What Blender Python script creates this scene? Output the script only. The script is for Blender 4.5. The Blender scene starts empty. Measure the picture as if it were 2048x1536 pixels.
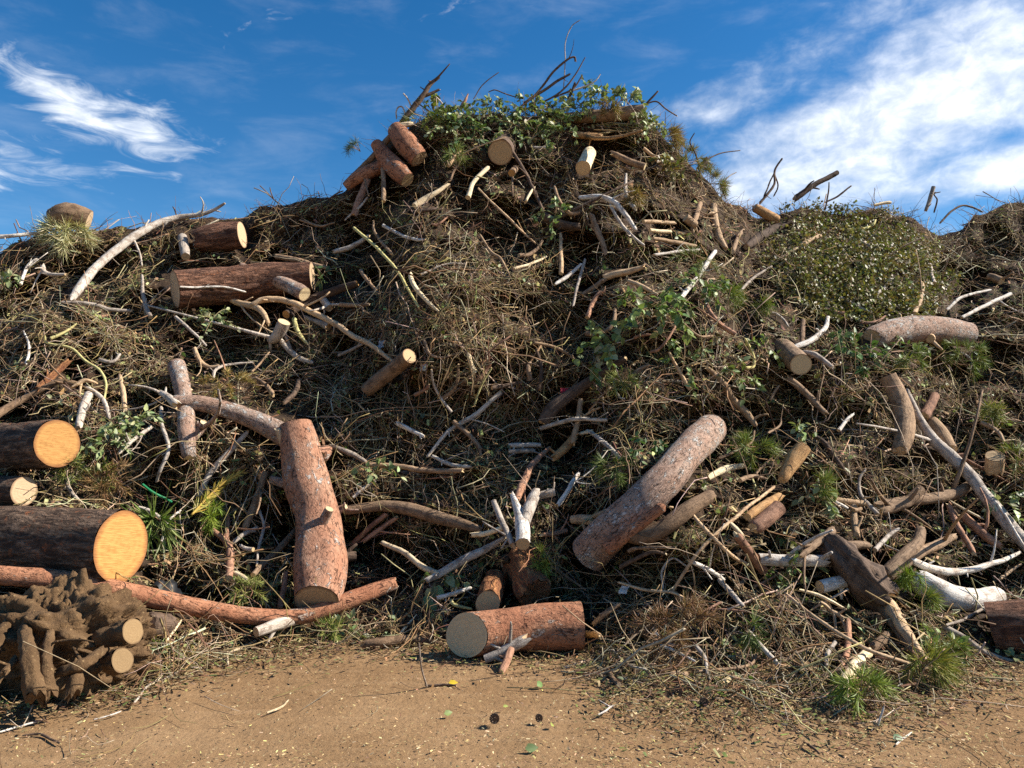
import bpy, math, random
import numpy as np
from mathutils import Vector
rng = np.random.default_rng(7)
random.seed(7)
S = bpy.context.scene
COL = S.collection

# ------------------------------------------------------------------ camera
F, CX, CY = 1538.0, 1024.0, 768.0          # focal length and centre in photo pixels
CAMH = 1.6
PITCH = math.radians(3.05)
cam = bpy.data.cameras.new("camera"); camo = bpy.data.objects.new("camera", cam); COL.objects.link(camo)
camo.location = (0, 0, CAMH); camo.rotation_euler = (math.pi / 2 + PITCH, 0, 0)
cam.sensor_width = 36.0; cam.lens = 36.0 * F / 2048.0
cam.clip_start = 0.05; cam.clip_end = 3000
S.camera = camo

# ------------------------------------------------------------------ light
SUN_EL, SUN_AZ = math.radians(38), math.radians(3)       # azimuth measured from +x towards +y
SKY_STRENGTH = 0.070
sd = Vector((math.cos(SUN_EL) * math.cos(SUN_AZ), math.cos(SUN_EL) * math.sin(SUN_AZ), math.sin(SUN_EL)))
sl = bpy.data.lights.new("sun", 'SUN'); sl.energy = 5.0; sl.angle = math.radians(0.5); sl.color = (1.0, 0.93, 0.82)
so = bpy.data.objects.new("sun", sl); COL.objects.link(so)
so.rotation_euler = (-sd).to_track_quat('-Z', 'Y').to_euler(); so.location = (30, 5, 30)
vs = S.view_settings
vs.view_transform = 'Standard'; vs.look = 'None'; vs.gamma = 1.0; vs.exposure = 1.0; vs.use_curve_mapping = False
S.cycles.max_bounces = 5; S.cycles.diffuse_bounces = 3; S.cycles.glossy_bounces = 2; S.cycles.transmission_bounces = 3
S.cycles.use_denoising = False

class NT:
    """small node-tree writer"""
    def __init__(s, tree): s.t = tree; s.n = tree.nodes; s.l = tree.links
    def new(s, typ, **kw):
        nd = s.n.new(typ)
        for k, v in kw.items(): setattr(nd, k, v)
        return nd
    def put(s, sock, v):
        if hasattr(v, 'links'): s.l.new(v, sock)
        elif v is not None: sock.default_value = v
    def math(s, op, a, b=None, c=None, clamp=False):
        nd = s.new('ShaderNodeMath', operation=op, use_clamp=clamp)
        s.put(nd.inputs[0], a); s.put(nd.inputs[1], b); s.put(nd.inputs[2], c)
        return nd.outputs[0]
    def mix(s, f, a, b, mode='MIX'):
        nd = s.new('ShaderNodeMix', data_type='RGBA', blend_type=mode)
        s.put(nd.inputs[0], f)
        for i, v in ((6, a), (7, b)):
            if isinstance(v, (tuple, list)): v = tuple(v) + (1,) * (4 - len(v))
            s.put(nd.inputs[i], v)
        return nd.outputs[2]
    def ramp(s, f, stops, interp='LINEAR'):
        nd = s.new('ShaderNodeValToRGB'); cr = nd.color_ramp; cr.interpolation = interp
        while len(cr.elements) < len(stops): cr.elements.new(0.5)
        for e, (p, c) in zip(cr.elements, stops):
            e.position = p
            e.color = tuple(c) + (1,) if isinstance(c, (tuple, list)) else (c, c, c, 1)
        s.put(nd.inputs[0], f)
        return nd.outputs[0]
    def smooth(s, v, lo, hi):
        nd = s.new('ShaderNodeMapRange', interpolation_type='SMOOTHSTEP')
        s.put(nd.inputs[0], v); nd.inputs[1].default_value = lo; nd.inputs[2].default_value = hi
        return nd.outputs[0]
    def noise(s, vec, scale, detail=4, rough=0.55, dist=0.0, dim='3D'):
        nd = s.new('ShaderNodeTexNoise', noise_dimensions=dim)
        s.put(nd.inputs['Vector'], vec); nd.inputs['Scale'].default_value = scale
        nd.inputs['Detail'].default_value = detail; nd.inputs['Roughness'].default_value = rough
        nd.inputs['Distortion'].default_value = dist
        return nd.outputs[0]
    def mapping(s, vec, scale=(1, 1, 1), rot=(0, 0, 0), loc=(0, 0, 0)):
        nd = s.new('ShaderNodeMapping'); s.put(nd.inputs[0], vec)
        nd.inputs['Scale'].default_value = scale; nd.inputs['Rotation'].default_value = rot; nd.inputs['Location'].default_value = loc
        return nd.outputs[0]

def pix_angles(px, py):
    a, b = (px - CX) / F, (CY - py) / F
    x, y, z = a, math.cos(PITCH) - math.sin(PITCH) * b, math.sin(PITCH) + math.cos(PITCH) * b
    return math.atan2(x, y), math.atan2(z, math.hypot(x, y))

def make_world():
    w = bpy.data.worlds.new("World"); S.world = w; w.use_nodes = True
    t = NT(w.node_tree); t.n.clear()
    sky = t.new('ShaderNodeTexSky', sky_type='NISHITA')
    sky.sun_disc = False; sky.sun_elevation = SUN_EL; sky.sun_rotation = math.pi / 2 - SUN_AZ
    sky.altitude = 400; sky.air_density = 1.0; sky.dust_density = 0.3; sky.ozone_density = 3.0
    hs = t.new('ShaderNodeHueSaturation'); hs.inputs['Saturation'].default_value = 1.36
    t.put(hs.inputs['Color'], sky.outputs[0])
    tc = t.new('ShaderNodeTexCoord'); sep = t.new('ShaderNodeSeparateXYZ'); t.l.new(tc.outputs['Generated'], sep.inputs[0])
    az = t.math('ARCTAN2', sep.outputs[0], sep.outputs[1]); el = t.math('ARCSINE', sep.outputs[2])
    cb = t.new('ShaderNodeCombineXYZ'); t.put(cb.inputs[0], az); t.put(cb.inputs[1], el)
    ang = cb.outputs[0]
    # cirrus banks: centre (photo pixel), half axes in pixels, tilt, weight; they are fixed directions in the sky
    right = [(1330, 200, 90, 26, 10, .75), (1440, 178, 170, 42, 20, 1.0), (1600, 130, 230, 50, 20, .9), (1850, 60, 260, 90, 22, 1.1), (2050, 60, 220, 150, 14, 1.0),
             (1500, 235, 190, 34, -10, .9), (1640, 280, 240, 60, -14, 1.0), (1800, 200, 230, 60, 10, .9), (1990, 190, 180, 90, -12, .9),
             (1620, 370, 240, 60, 6, 1.0), (1850, 372, 300, 40, -3, 1.05), (1480, 345, 90, 40, 20, .7), (2350, 200, 300, 250, 0, 1.0), (2040, 330, 60, 22, 10, .7)]
    holes = [(1935, 305, 130, 30, 8, .75), (1400, 90, 150, 40, 20, .5), (1560, 205, 120, 22, 18, .45), (1400, 260, 70, 22, -8, .35), (1960, 410, 90, 20, 0, .5), (1700, 110, 120, 20, 20, .25)]
    left = [(70, 165, 110, 34, -24, 1.0), (150, 205, 120, 38, -28, .95), (250, 245, 120, 42, -18, .85), (340, 268, 80, 26, -8, .6), (310, 235, 50, 36, -40, .55),
            (20, 345, 170, 30, 6, .55), (1000, -2, 110, 30, 8, .75), (470, 30, 110, 40, 10, .3), (0, 95, 40, 20, -10, .4), (-300, 250, 300, 80, 0, .8),
            (1180, 195, 60, 40, 0, .25)]
    def bank(blobs):
        tot = None
        for (px, py, sa, sb, deg, wt) in blobs:
            a0, e0 = pix_angles(px, py)
            c, s_ = math.cos(math.radians(deg)), math.sin(math.radians(deg))
            da = t.math('SUBTRACT', az, a0); de = t.math('SUBTRACT', el, e0)
            u = t.math('ADD', t.math('MULTIPLY', da, c * F / sa), t.math('MULTIPLY', de, s_ * F / sa))
            v = t.math('ADD', t.math('MULTIPLY', da, -s_ * F / sb), t.math('MULTIPLY', de, c * F / sb))
            q = t.math('ADD', t.math('MULTIPLY', u, u), t.math('MULTIPLY', v, v))
            g = t.math('MULTIPLY', t.math('EXPONENT', t.math('MULTIPLY', q, -0.8)), wt)
            tot = g if tot is None else t.math('MAXIMUM', tot, g) if wt < .5 else t.math('ADD', t.math('MULTIPLY', tot, .9), t.math('MULTIPLY', g, .8))
        return tot
    n1 = t.noise(t.mapping(ang, (4.5, 15, 1), (0, 0, math.radians(-17))), 1.5, 9, .6, .35)
    n1b = t.noise(t.mapping(ang, (10, 14, 1), (0, 0, math.radians(-30)), (3, 1, 0)), 2.6, 8, .6, .3)
    n2 = t.noise(t.mapping(ang, (7, 20, 1), (0, 0, math.radians(28)), (1, 4, 0)), 1.9, 9, .62, 1.3)
    nr = t.math('ADD', t.math('MULTIPLY', n1, .62), t.math('MULTIPLY', n1b, .38))
    mr = t.math('ADD', t.math('SUBTRACT', t.math('MULTIPLY', bank(right), .85), bank(holes)), t.math('MULTIPLY', t.math('SUBTRACT', nr, .5), 2.0))
    ml = t.math('ADD', bank(left), t.math('MULTIPLY', t.math('SUBTRACT', n2, .5), 2.0))
    dr = t.math('MULTIPLY', t.smooth(mr, .12, 1.6), .96)
    dl = t.math('MULTIPLY', t.smooth(ml, .35, 1.45), .9)
    veil = t.math('MULTIPLY', t.smooth(n1, .45, .8), .10)
    dens = t.math('MAXIMUM', t.math('MAXIMUM', dr, dl), veil)
    cl = t.mix(t.smooth(n1b, .3, .75), (7.0, 7.5, 8.2), (10.5, 10.6, 10.7))
    out = t.mix(dens, hs.outputs[0], cl)
    bg = t.new('ShaderNodeBackground'); t.put(bg.inputs[0], out); bg.inputs[1].default_value = SKY_STRENGTH
    wo = t.new('ShaderNodeOutputWorld'); t.l.new(bg.outputs[0], wo.inputs[0])
make_world()

# ------------------------------------------------------------------ noise and rays
def vnoise(p, seed=0):
    p = np.asarray(p, float); i = np.floor(p).astype(np.int64); f = p - i; f = f * f * (3 - 2 * f)
    def h(a, b, c):
        n = (a * 374761393 + b * 668265263 + c * 1274126177 + seed * 974711) & 0xffffffff
        n = ((n ^ (n >> 13)) * 1103515245) & 0xffffffff
        n = ((n ^ (n >> 16)) * 668265263) & 0xffffffff
        return ((n ^ (n >> 15)) & 0xffff) / 32767.5 - 1
    x, y, z = i[..., 0], i[..., 1], i[..., 2]; u, v, w = f[..., 0], f[..., 1], f[..., 2]
    r = 0
    for dx in (0, 1):
        for dy in (0, 1):
            for dz in (0, 1):
                r = r + h(x + dx, y + dy, z + dz) * np.where(dx, u, 1 - u) * np.where(dy, v, 1 - v) * np.where(dz, w, 1 - w)
    return r
def fbm(p, o=4, seed=0, g=.5):
    p = np.asarray(p, float); r = 0; a = 1.
    for k in range(o): r = r + a * vnoise(p * 2 ** k + 17.3 * k, seed + k); a *= g
    return r
def n2(x, y, o=3, seed=0):
    x, y = np.broadcast_arrays(np.asarray(x, float), np.asarray(y, float))
    return fbm(np.stack([x, y, np.full_like(x, .37 + seed)], -1), o, seed)
def ray(px, py):
    a = (np.asarray(px, float) - CX) / F; b = (CY - np.asarray(py, float)) / F
    dy = math.cos(PITCH) - math.sin(PITCH) * b; dz = math.sin(PITCH) + math.cos(PITCH) * b
    return a / dy, dz / dy                       # x and z per metre of y
def at(px, py, Y):
    rx, rz = ray(px, py); Y = np.asarray(Y, float)
    return np.stack([rx * Y, Y + 0 * rx, CAMH + rz * Y], -1)
def on_ground(px, py, z=0.0):
    rx, rz = ray(px, py); return at(px, py, (CAMH - z) / np.maximum(-rz, 1e-3))
def project(P):
    P = np.asarray(P); x, y, z = P[..., 0], P[..., 1], P[..., 2] - CAMH
    f = y * math.cos(PITCH) + z * math.sin(PITCH); u = -y * math.sin(PITCH) + z * math.cos(PITCH)
    f = np.maximum(f, .05)
    return CX + F * x / f, CY - F * u / f

# the heap: foot line, skyline and the distance of the skyline, by bearing
CR = np.array([(-1400, 760), (-900, 640), (-300, 560), (0, 516), (40, 492), (80, 470), (180, 455), (250, 447), (350, 440), (450, 434), (520, 418), (600, 402), (690, 395),
               (720, 352), (780, 283), (830, 250), (900, 236), (1000, 230), (1100, 226), (1200, 222), (1290, 228), (1330, 276), (1380, 322), (1420, 362),
               (1450, 408), (1500, 424), (1560, 418), (1650, 420), (1750, 428), (1830, 440), (1880, 462), (1930, 444), (1990, 418), (2048, 400), (2200, 380),
               (2500, 470), (2900, 640), (3400, 760)], float)
BR = np.array([(-1400, 1500), (-600, 1430), (0, 1398), (280, 1366), (420, 1312), (560, 1285), (750, 1272), (900, 1288), (1165, 1305), (1250, 1366), (1400, 1388), (1560, 1383),
               (1700, 1398), (1850, 1376), (1950, 1326), (2048, 1318), (2400, 1330), (3400, 1400)], float)
DR = np.array([(-1400, 8.2), (0, 8.9), (500, 9.4), (690, 9.5), (800, 9.7), (1100, 10.0), (1400, 10.0), (1550, 10.6), (1850, 11.2), (2048, 11.8), (2600, 11), (3400, 9)], float)
_x = np.arange(-1400, 3400, 12.); _c = np.interp(_x, CR[:, 0], CR[:, 1])
CR = np.stack([_x, _c + 11 * n2(_x / 70, _x * 0, 2, 111) + 7 * n2(_x / 26, _x * 0, 2, 113)], -1)
def ip(T, x): return np.interp(x, T[:, 0], T[:, 1])
HOLLOWS = [(1150, 640, 95, 42, .8), (470, 695, 75, 32, .9), (1100, 880, 95, 55, .6), (1330, 690, 62, 32, .8), (1960, 640, 90, 36, .6), (930, 1100, 120, 60, .5), (1000, 450, 60, 35, .5),
           (40, 1190, 70, 22, .4), (560, 1080, 60, 70, .5), (760, 1130, 90, 60, .6), (1480, 1160, 60, 30, .5), (1660, 1180, 60, 40, .6), (640, 430, 90, 40, .4), (800, 340, 60, 40, .6), (1250, 300, 70, 40, .6), (1790, 860, 40, 50, .6),
           (1600, 760, 60, 40, .5), (700, 560, 60, 35, .4), (250, 720, 60, 40, .4), (1950, 1150, 60, 30, .5), (1320, 1130, 60, 40, .4), (180, 540, 60, 30, .4)]
def depth(px, py, rough=0):
    """distance (world y) of the heap's face seen in direction (px, py); rough adds the hollows between the debris"""
    px, py = np.broadcast_arrays(np.asarray(px, float), np.asarray(py, float))
    C, B, YC = ip(CR, px), ip(BR, px), ip(DR, px)
    _, vb = ray(px, B); _, vc = ray(px, C); _, v = ray(px, np.clip(py, C, B))
    Y0 = CAMH / -vb; zc = CAMH + vc * YC; k = zc / (YC - Y0)
    Y = (CAMH + k * Y0) / (k - v)
    t = np.clip((B - py) / (B - C), 0, 1); tap = np.clip(np.minimum(t * 6, (1 - t) * 5), 0, 1)
    Y = Y + tap * (.34 * n2(px / 300, py / 170, 2, 3) + .10 * n2(px / 90, py / 60, 2, 5))
    Y = Y + np.clip(t * 4.5, 0, 1) * (1 - np.clip((t - .22) / .78, 0, 1)) ** 1.5 * np.interp(px, [-1400, 300, 700, 1000, 1180, 1400, 1900, 2100], [.1, .1, .2, .35, .75, .6, .5, .3])
    if rough:
        h = 0
        for (hx, hy, sx, sy, dd) in HOLLOWS: h = h + dd * np.exp(-((px - hx) / sx) ** 2 - ((py - hy) / sy) ** 2)
        h = h * (1 + .6 * n2(px / 40, py / 30, 2, 15)) + np.maximum(0, n2(px / 150, py / 90, 2, 13) + .05) * .75
        h = h + np.maximum(0, n2(px / 62, py / 46, 3, 11) + .12) * .80 + np.maximum(0, n2(px / 24, py / 19, 2, 21)) * .32
        Y = Y + h * rough * np.clip(t * 9, .12, 1) * np.clip((1 - t) * 9, .15, 1)
    return Y
def face_normal(px, py):
    e = 14.
    a = at(px + e, py, depth(px + e, py)) - at(px - e, py, depth(px - e, py))
    b = at(px, py - e, depth(px, py - e)) - at(px, py + e, depth(px, py + e))
    n = np.cross(a, b); return n / (np.linalg.norm(n, axis=-1, keepdims=True) + 1e-9)
MASK = np.zeros((420, 560), bool)            # 4-px cells already taken by a traced log or branch (px -96..2144, py -40..1640)
def mask_add(px, py, r):
    for x, y, q in zip(px, py, r):
        i0, i1 = int((y - q + 40) // 4), int((y + q + 40) // 4) + 1; j0, j1 = int((x - q + 96) // 4), int((x + q + 96) // 4) + 1
        MASK[max(i0, 0):max(i1, 0), max(j0, 0):max(j1, 0)] = True
def masked(px, py):
    i = np.clip(((py + 40) // 4).astype(int), 0, 419); j = np.clip(((px + 96) // 4).astype(int), 0, 559)
    return MASK[i, j]

# ------------------------------------------------------------------ mesh writer
def build(name, V, faces, mats=(), fmat=None, uv=None, tint=None, parent=None, smooth=True, origin=None):
    """faces: list of (n,k) index arrays; uv: list of (n,k,2); fmat: list of ints or arrays per face block"""
    V = np.asarray(V, np.float32)
    if origin is not None: V = V - np.asarray(origin, np.float32)
    me = bpy.data.meshes.new(name)
    idx = np.concatenate([f.reshape(-1) for f in faces]).astype(np.int32)
    tot = np.concatenate([np.full(len(f), f.shape[1]) for f in faces]).astype(np.int32)
    st = np.concatenate([[0], np.cumsum(tot)[:-1]]).astype(np.int32)
    me.vertices.add(len(V)); me.vertices.foreach_set('co', V.reshape(-1))
    me.loops.add(len(idx)); me.loops.foreach_set('vertex_index', idx)
    me.polygons.add(len(tot)); me.polygons.foreach_set('loop_start', st)
    me.polygons.foreach_set('use_smooth', np.full(len(tot), smooth))
    if fmat is not None:
        me.polygons.foreach_set('material_index', np.concatenate([np.broadcast_to(m, len(f)) for m, f in zip(fmat, faces)]).astype(np.int32))
    me.update(calc_edges=True)
    if uv is not None:
        me.uv_layers.new(name='UVMap').data.foreach_set('uv', np.concatenate([u.reshape(-1) for u in uv]).astype(np.float32))
    if tint is not None:
        tint = np.asarray(tint, np.float32)
        if tint.shape[1] == 3: tint = np.concatenate([tint, np.ones((len(tint), 1), np.float32)], 1)
        me.color_attributes.new('tint', 'FLOAT_COLOR', 'POINT').data.foreach_set('color', tint.reshape(-1))
    for m in mats: me.materials.append(m)
    o = bpy.data.objects.new(name, me); COL.objects.link(o)
    if parent is not None: o.parent = parent
    if origin is not None and parent is None: o.location = tuple(float(c) for c in origin)
    return o
def tag(o, label=None, cat=None, group=None, kind=None):
    if label: o['label'] = label
    if cat: o['category'] = cat
    if group: o['group'] = group
    if kind: o['kind'] = kind
    return o

# ------------------------------------------------------------------ materials
def material(name):
    m = bpy.data.materials.new(name); m.use_nodes = True
    t = NT(m.node_tree); b = t.n['Principled BSDF']
    b.inputs['Roughness'].default_value = .85; b.inputs['Specular IOR Level'].default_value = .25
    return m, t, b
def uvc(t):
    return t.new('ShaderNodeUVMap', uv_map='UVMap').outputs[0]
def bump(t, b, h, strength, dist):
    nd = t.new('ShaderNodeBump'); nd.inputs['Strength'].default_value = strength; nd.inputs['Distance'].default_value = dist
    t.put(nd.inputs['Height'], h); t.l.new(nd.outputs[0], b.inputs['Normal'])
def flaky_bark(name, base, light, flake, dark, amount=.5, fine=1.0):
    """pine bark: peeling grey flakes and lengthwise cracks; UV is in metres round and along the log"""
    m, t, b = material(name); u = uvc(t)
    s = t.mapping(u, (1, .55, 1))
    n1 = t.noise(s, 6, 5, .6, .4); n2_ = t.noise(s, 19 * fine, 4, .62, 1.0); n3 = t.noise(t.mapping(u, (1, .3, 1), (0, 0, .1), (3, 7, 0)), 24 * fine, 3, .55, 1.4)
    n4 = t.noise(t.mapping(u, (1, .7, 1), (0, 0, 0), (9, 2, 0)), 38 * fine, 4, .66, .8)
    c = t.mix(t.smooth(n1, .32, .68), base, light)
    c = t.mix(t.math('MULTIPLY', t.smooth(n4, .45, .65), .55), c, tuple(k * .55 for k in base))
    fl = t.smooth(t.math('ADD', n2_, t.math('MULTIPLY', t.math('SUBTRACT', n1, .5), .5)), .68 - amount * .16, .72 - amount * .16)
    fl = t.math('MULTIPLY', fl, t.smooth(n4, .34, .5))
    c = t.mix(t.math('MULTIPLY', fl, .9), c, t.mix(n4, tuple(k * .75 for k in flake), tuple(min(1, k * 1.2) for k in flake)))
    crack = t.math('SUBTRACT', 1.0, t.smooth(t.math('ABSOLUTE', t.math('SUBTRACT', n3, .5)), .004, .035))
    crack = t.math('MULTIPLY', crack, t.smooth(t.noise(u, 15 * fine, 3), .42, .6))
    c = t.mix(t.math('MULTIPLY', crack, .9), c, dark)
    t.put(b.inputs['Base Color'], c)
    h = t.math('ADD', t.math('MULTIPLY', fl, .8), t.math('ADD', t.math('MULTIPLY', n4, .7), t.math('MULTIPLY', crack, -.7)))
    bump(t, b, h, 1.0, .02)
    return m
def furrow_bark(name, ridge, ridge2, groove):
    m, t, b = material(name); u = uvc(t)
    s = t.mapping(u, (1, .2, 1))
    n = t.noise(s, 26, 6, .62, .6); n3 = t.noise(t.mapping(u, (1, .45, 1)), 60, 4, .6)
    r = t.smooth(t.math('ADD', t.math('MULTIPLY', n, .7), t.math('MULTIPLY', n3, .3)), .38, .62)
    c = t.mix(r, groove, t.mix(t.noise(u, 7, 4), ridge, ridge2))
    c = t.mix(t.smooth(t.noise(u, 16, 3), .56, .72), c, (.26, .10, .045))
    t.put(b.inputs['Base Color'], c)
    bump(t, b, t.math('ADD', r, t.math('MULTIPLY', t.noise(u, 120, 4), .4)), 1.0, .02)
    return m
def smooth_bark(name, a, c2, dark, knots=.4):
    m, t, b = material(name); u = uvc(t)
    n = t.noise(t.mapping(u, (1, .22, 1)), 30, 7, .66, .5); blot = t.noise(u, 13, 5, .65, .5); fine = t.noise(t.mapping(u, (1, .10, 1)), 120, 4, .65, .3); sp = t.noise(u, 85, 3, .6)
    c = t.mix(t.smooth(n, .3, .7), a, c2)
    c = t.mix(t.math('MULTIPLY', t.smooth(blot, .48, .62), knots + .25), c, dark)
    c = t.mix(t.math('MULTIPLY', t.smooth(fine, .5, .66), .75), c, dark)
    c = t.mix(t.math('MULTIPLY', t.smooth(sp, .58, .68), .55), c, tuple(min(1, k * 1.45) for k in c2))
    oi = t.new('ShaderNodeObjectInfo')
    c = t.mix(1.0, c, t.ramp(oi.outputs['Random'], [(0, (.68, .64, .60)), (.5, (1, 1, 1)), (1, (1.25, 1.22, 1.15))]), 'MULTIPLY')
    t.put(b.inputs['Base Color'], c)
    bump(t, b, t.math('ADD', t.math('MULTIPLY', n, .8), t.math('ADD', t.math('MULTIPLY', fine, -.5), t.math('MULTIPLY', sp, .35))), 1.0, .01)
    return m
def cut_wood(name, a, c2, rim, saw=.5):
    """sawn end: UV is the position on the disc divided by its radius"""
    m, t, b = material(name); u = uvc(t)
    ln = t.new('ShaderNodeVectorMath', operation='LENGTH'); t.l.new(u, ln.inputs[0]); r = ln.outputs['Value']
    rr = t.math('ADD', r, t.math('MULTIPLY', t.noise(u, 2.2, 3), .22))
    rings = t.math('SINE', t.math('MULTIPLY', rr, 30.))
    streak = t.noise(t.mapping(u, (1.6, 22, 1), (0, 0, .55)), 1.5, 6, .65, .3)
    c = t.mix(t.math('ADD', t.math('MULTIPLY', rings, .16), t.math('MULTIPLY', t.noise(u, 3, 4), .8)), a, c2)
    c = t.mix(t.math('MULTIPLY', t.smooth(streak, .42, .62), saw), c, tuple(min(1, k * 1.25) for k in c2))
    c = t.mix(t.math('MULTIPLY', t.smooth(t.noise(u, 5, 5, .65), .60, .72), .5), c, tuple(k * .45 for k in a))
    c = t.mix(t.math('MULTIPLY', t.smooth(rr, .9, 1.12), .8), c, rim)
    oi = t.new('ShaderNodeObjectInfo')
    c = t.mix(1.0, c, t.ramp(oi.outputs['Random'], [(0, (.82, .8, .78)), (1, (1.12, 1.1, 1.06))]), 'MULTIPLY')
    t.put(b.inputs['Base Color'], c); b.inputs['Roughness'].default_value = .75
    bump(t, b, t.math('ADD', streak, t.math('MULTIPLY', t.noise(u, 40, 3), .3)), .6, .006)
    return m
def tinted(name, rough=.8, spec=.25, trans=0.0, var=.35, scale=40):
    """scattered debris: its own colour is stored per piece in the attribute 'tint'"""
    m, t, b = material(name)
    at_ = t.new('ShaderNodeAttribute', attribute_name='tint')
    tc = t.new('ShaderNodeTexCoord')
    n = t.noise(tc.outputs['Object'], scale, 3, .6)
    c = t.mix(1.0, at_.outputs['Color'], t.ramp(n, [(.3, 1 - var), (.7, 1 + var * .6)]), 'MULTIPLY')
    t.put(b.inputs['Base Color'], c)
    b.inputs['Roughness'].default_value = rough; b.inputs['Specular IOR Level'].default_value = spec
    if trans:
        tr = t.new('ShaderNodeBsdfTranslucent'); t.put(tr.inputs['Color'], t.mix(1.0, c, (1.1, 1.25, .6), 'MULTIPLY'))
        mx = t.new('ShaderNodeMixShader'); mx.inputs[0].default_value = trans
        t.l.new(b.outputs[0], mx.inputs[1]); t.l.new(tr.outputs[0], mx.inputs[2])
        t.l.new(mx.outputs[0], t.n['Material Output'].inputs[0])
    return m
M = {}
M['pine'] = flaky_bark('red_pine_bark', (.36, .17, .10), (.44, .25, .16), (.52, .46, .41), (.10, .045, .03), .55)
M['pinegrey'] = flaky_bark('grey_pine_bark', (.33, .20, .14), (.42, .31, .24), (.54, .51, .47), (.10, .055, .035), .72, 1.15)
M['pinered'] = flaky_bark('smooth_red_bark', (.33, .135, .07), (.42, .20, .11), (.46, .36, .29), (.13, .05, .03), .34, .9)
M['furrow'] = furrow_bark('dark_furrowed_bark', (.17, .105, .07), (.25, .17, .115), (.035, .02, .013))
M['furrowred'] = furrow_bark('red_furrowed_bark', (.24, .105, .06), (.30, .16, .10), (.05, .02, .012))
M['brown'] = smooth_bark('brown_bark', (.23, .145, .085), (.34, .23, .145), (.08, .048, .028))
M['amber'] = smooth_bark('amber_bark', (.38, .20, .075), (.46, .28, .13), (.14, .07, .03), .3)
M['grey'] = smooth_bark('grey_bark', (.36, .30, .25), (.52, .46, .39), (.14, .10, .075))
M['white'] = smooth_bark('pale_bark', (.52, .47, .41), (.70, .66, .60), (.24, .16, .11), .35)
M['dark'] = smooth_bark('dark_bark', (.085, .055, .038), (.15, .10, .07), (.035, .022, .016))
M['tan'] = smooth_bark('tan_bark', (.42, .28, .16), (.56, .40, .25), (.20, .12, .07), .3)
M['red'] = smooth_bark('reddish_bark', (.30, .15, .09), (.40, .23, .15), (.11, .055, .035))
M['peel'] = smooth_bark('peeled_wood', (.62, .49, .31), (.74, .62, .42), (.36, .24, .13), .25)
M['straw'] = smooth_bark('yellow_green_stem', (.44, .40, .16), (.54, .48, .22), (.22, .18, .07), .2)
M['cutorange'] = cut_wood('fresh_orange_cut_wood', (.38, .18, .05), (.52, .28, .09), (.20, .07, .03), .7)
M['cuttan'] = cut_wood('tan_cut_wood', (.46, .31, .16), (.58, .42, .24), (.22, .11, .06), .3)
M['cutcream'] = cut_wood('cream_cut_wood', (.56, .43, .25), (.68, .55, .34), (.28, .16, .08), .25)
M['cutmud'] = cut_wood('muddy_cut_wood', (.24, .155, .075), (.31, .21, .105), (.12, .07, .035), .15)
M['cutdull'] = cut_wood('weathered_cut_wood', (.40, .28, .17), (.52, .38, .24), (.16, .09, .05), .2)
M['splitred'] = furrow_bark('red_split_wood', (.42, .18, .07), (.52, .25, .10), (.16, .06, .03))
M['twig'] = tinted('twig_wood', .8, .25)
M['litter'] = tinted('bark_and_litter', .9, .15)
M['leaf'] = tinted('green_leaf', .5, .35, .2, .25, 25)
M['needle'] = tinted('pine_needle', .55, .35, .15, .2)

def soil_material():
    m, t, b = material('dark_soil'); tc = t.new('ShaderNodeTexCoord'); g = tc.outputs['Object']
    c = t.ramp(t.noise(g, 3.2, 6, .65), [(.3, (.035, .022, .014)), (.55, (.075, .045, .026)), (.75, (.13, .08, .045))])
    c = t.mix(t.smooth(t.noise(g, 38, 3), .6, .75), c, (.18, .115, .065))
    t.put(b.inputs['Base Color'], c); b.inputs['Roughness'].default_value = .95
    bump(t, b, t.noise(g, 30, 7, .7), 1., .05)
    return m
M['soil'] = soil_material()
def rootsoil_material():
    m, t, b = material('earthy_root'); tc = t.new('ShaderNodeTexCoord'); g = tc.outputs['Object']
    c = t.ramp(t.noise(g, 5, 6, .65), [(.3, (.085, .048, .022)), (.55, (.17, .10, .048)), (.75, (.25, .155, .08))])
    c = t.mix(t.smooth(t.noise(g, 55, 3), .58, .75), c, (.32, .21, .10))
    t.put(b.inputs['Base Color'], c); b.inputs['Roughness'].default_value = .95
    bump(t, b, t.noise(g, 34, 7, .7), 1., .03)
    return m
M['root'] = rootsoil_material()
def ground_material():
    m, t, b = material('trodden_sandy_dirt'); tc = t.new('ShaderNodeTexCoord'); g = tc.outputs['Object']
    big = t.noise(g, .9, 5, .6)
    c = t.ramp(big, [(.3, (.19, .110, .052)), (.5, (.24, .145, .072)), (.72, (.29, .182, .096))])
    st = t.noise(t.mapping(g, (.7, 9, 1), (0, 0, math.radians(-14))), 1.6, 6, .6, .2)
    c = t.mix(t.math('MULTIPLY', t.smooth(st, .48, .68), .35), c, (.33, .215, .118))
    c = t.mix(t.math('MULTIPLY', t.smooth(t.noise(g, 55, 5, .7), .52, .72), .45), c, (.16, .095, .048))
    c = t.mix(t.math('MULTIPLY', t.smooth(t.noise(g, 150, 2, .6), .58, .70), .5), c, (.46, .33, .18))
    t.put(b.inputs['Base Color'], c); b.inputs['Roughness'].default_value = .95; b.inputs['Specular IOR Level'].default_value = .1
    h = t.math('ADD', t.math('MULTIPLY', st, .5), t.math('ADD', t.math('MULTIPLY', t.noise(g, 26, 8, .68), .7), t.math('MULTIPLY', t.noise(g, 5, 3), .8)))
    bump(t, b, h, .7, .03)
    return m
M['ground'] = ground_material()

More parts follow.
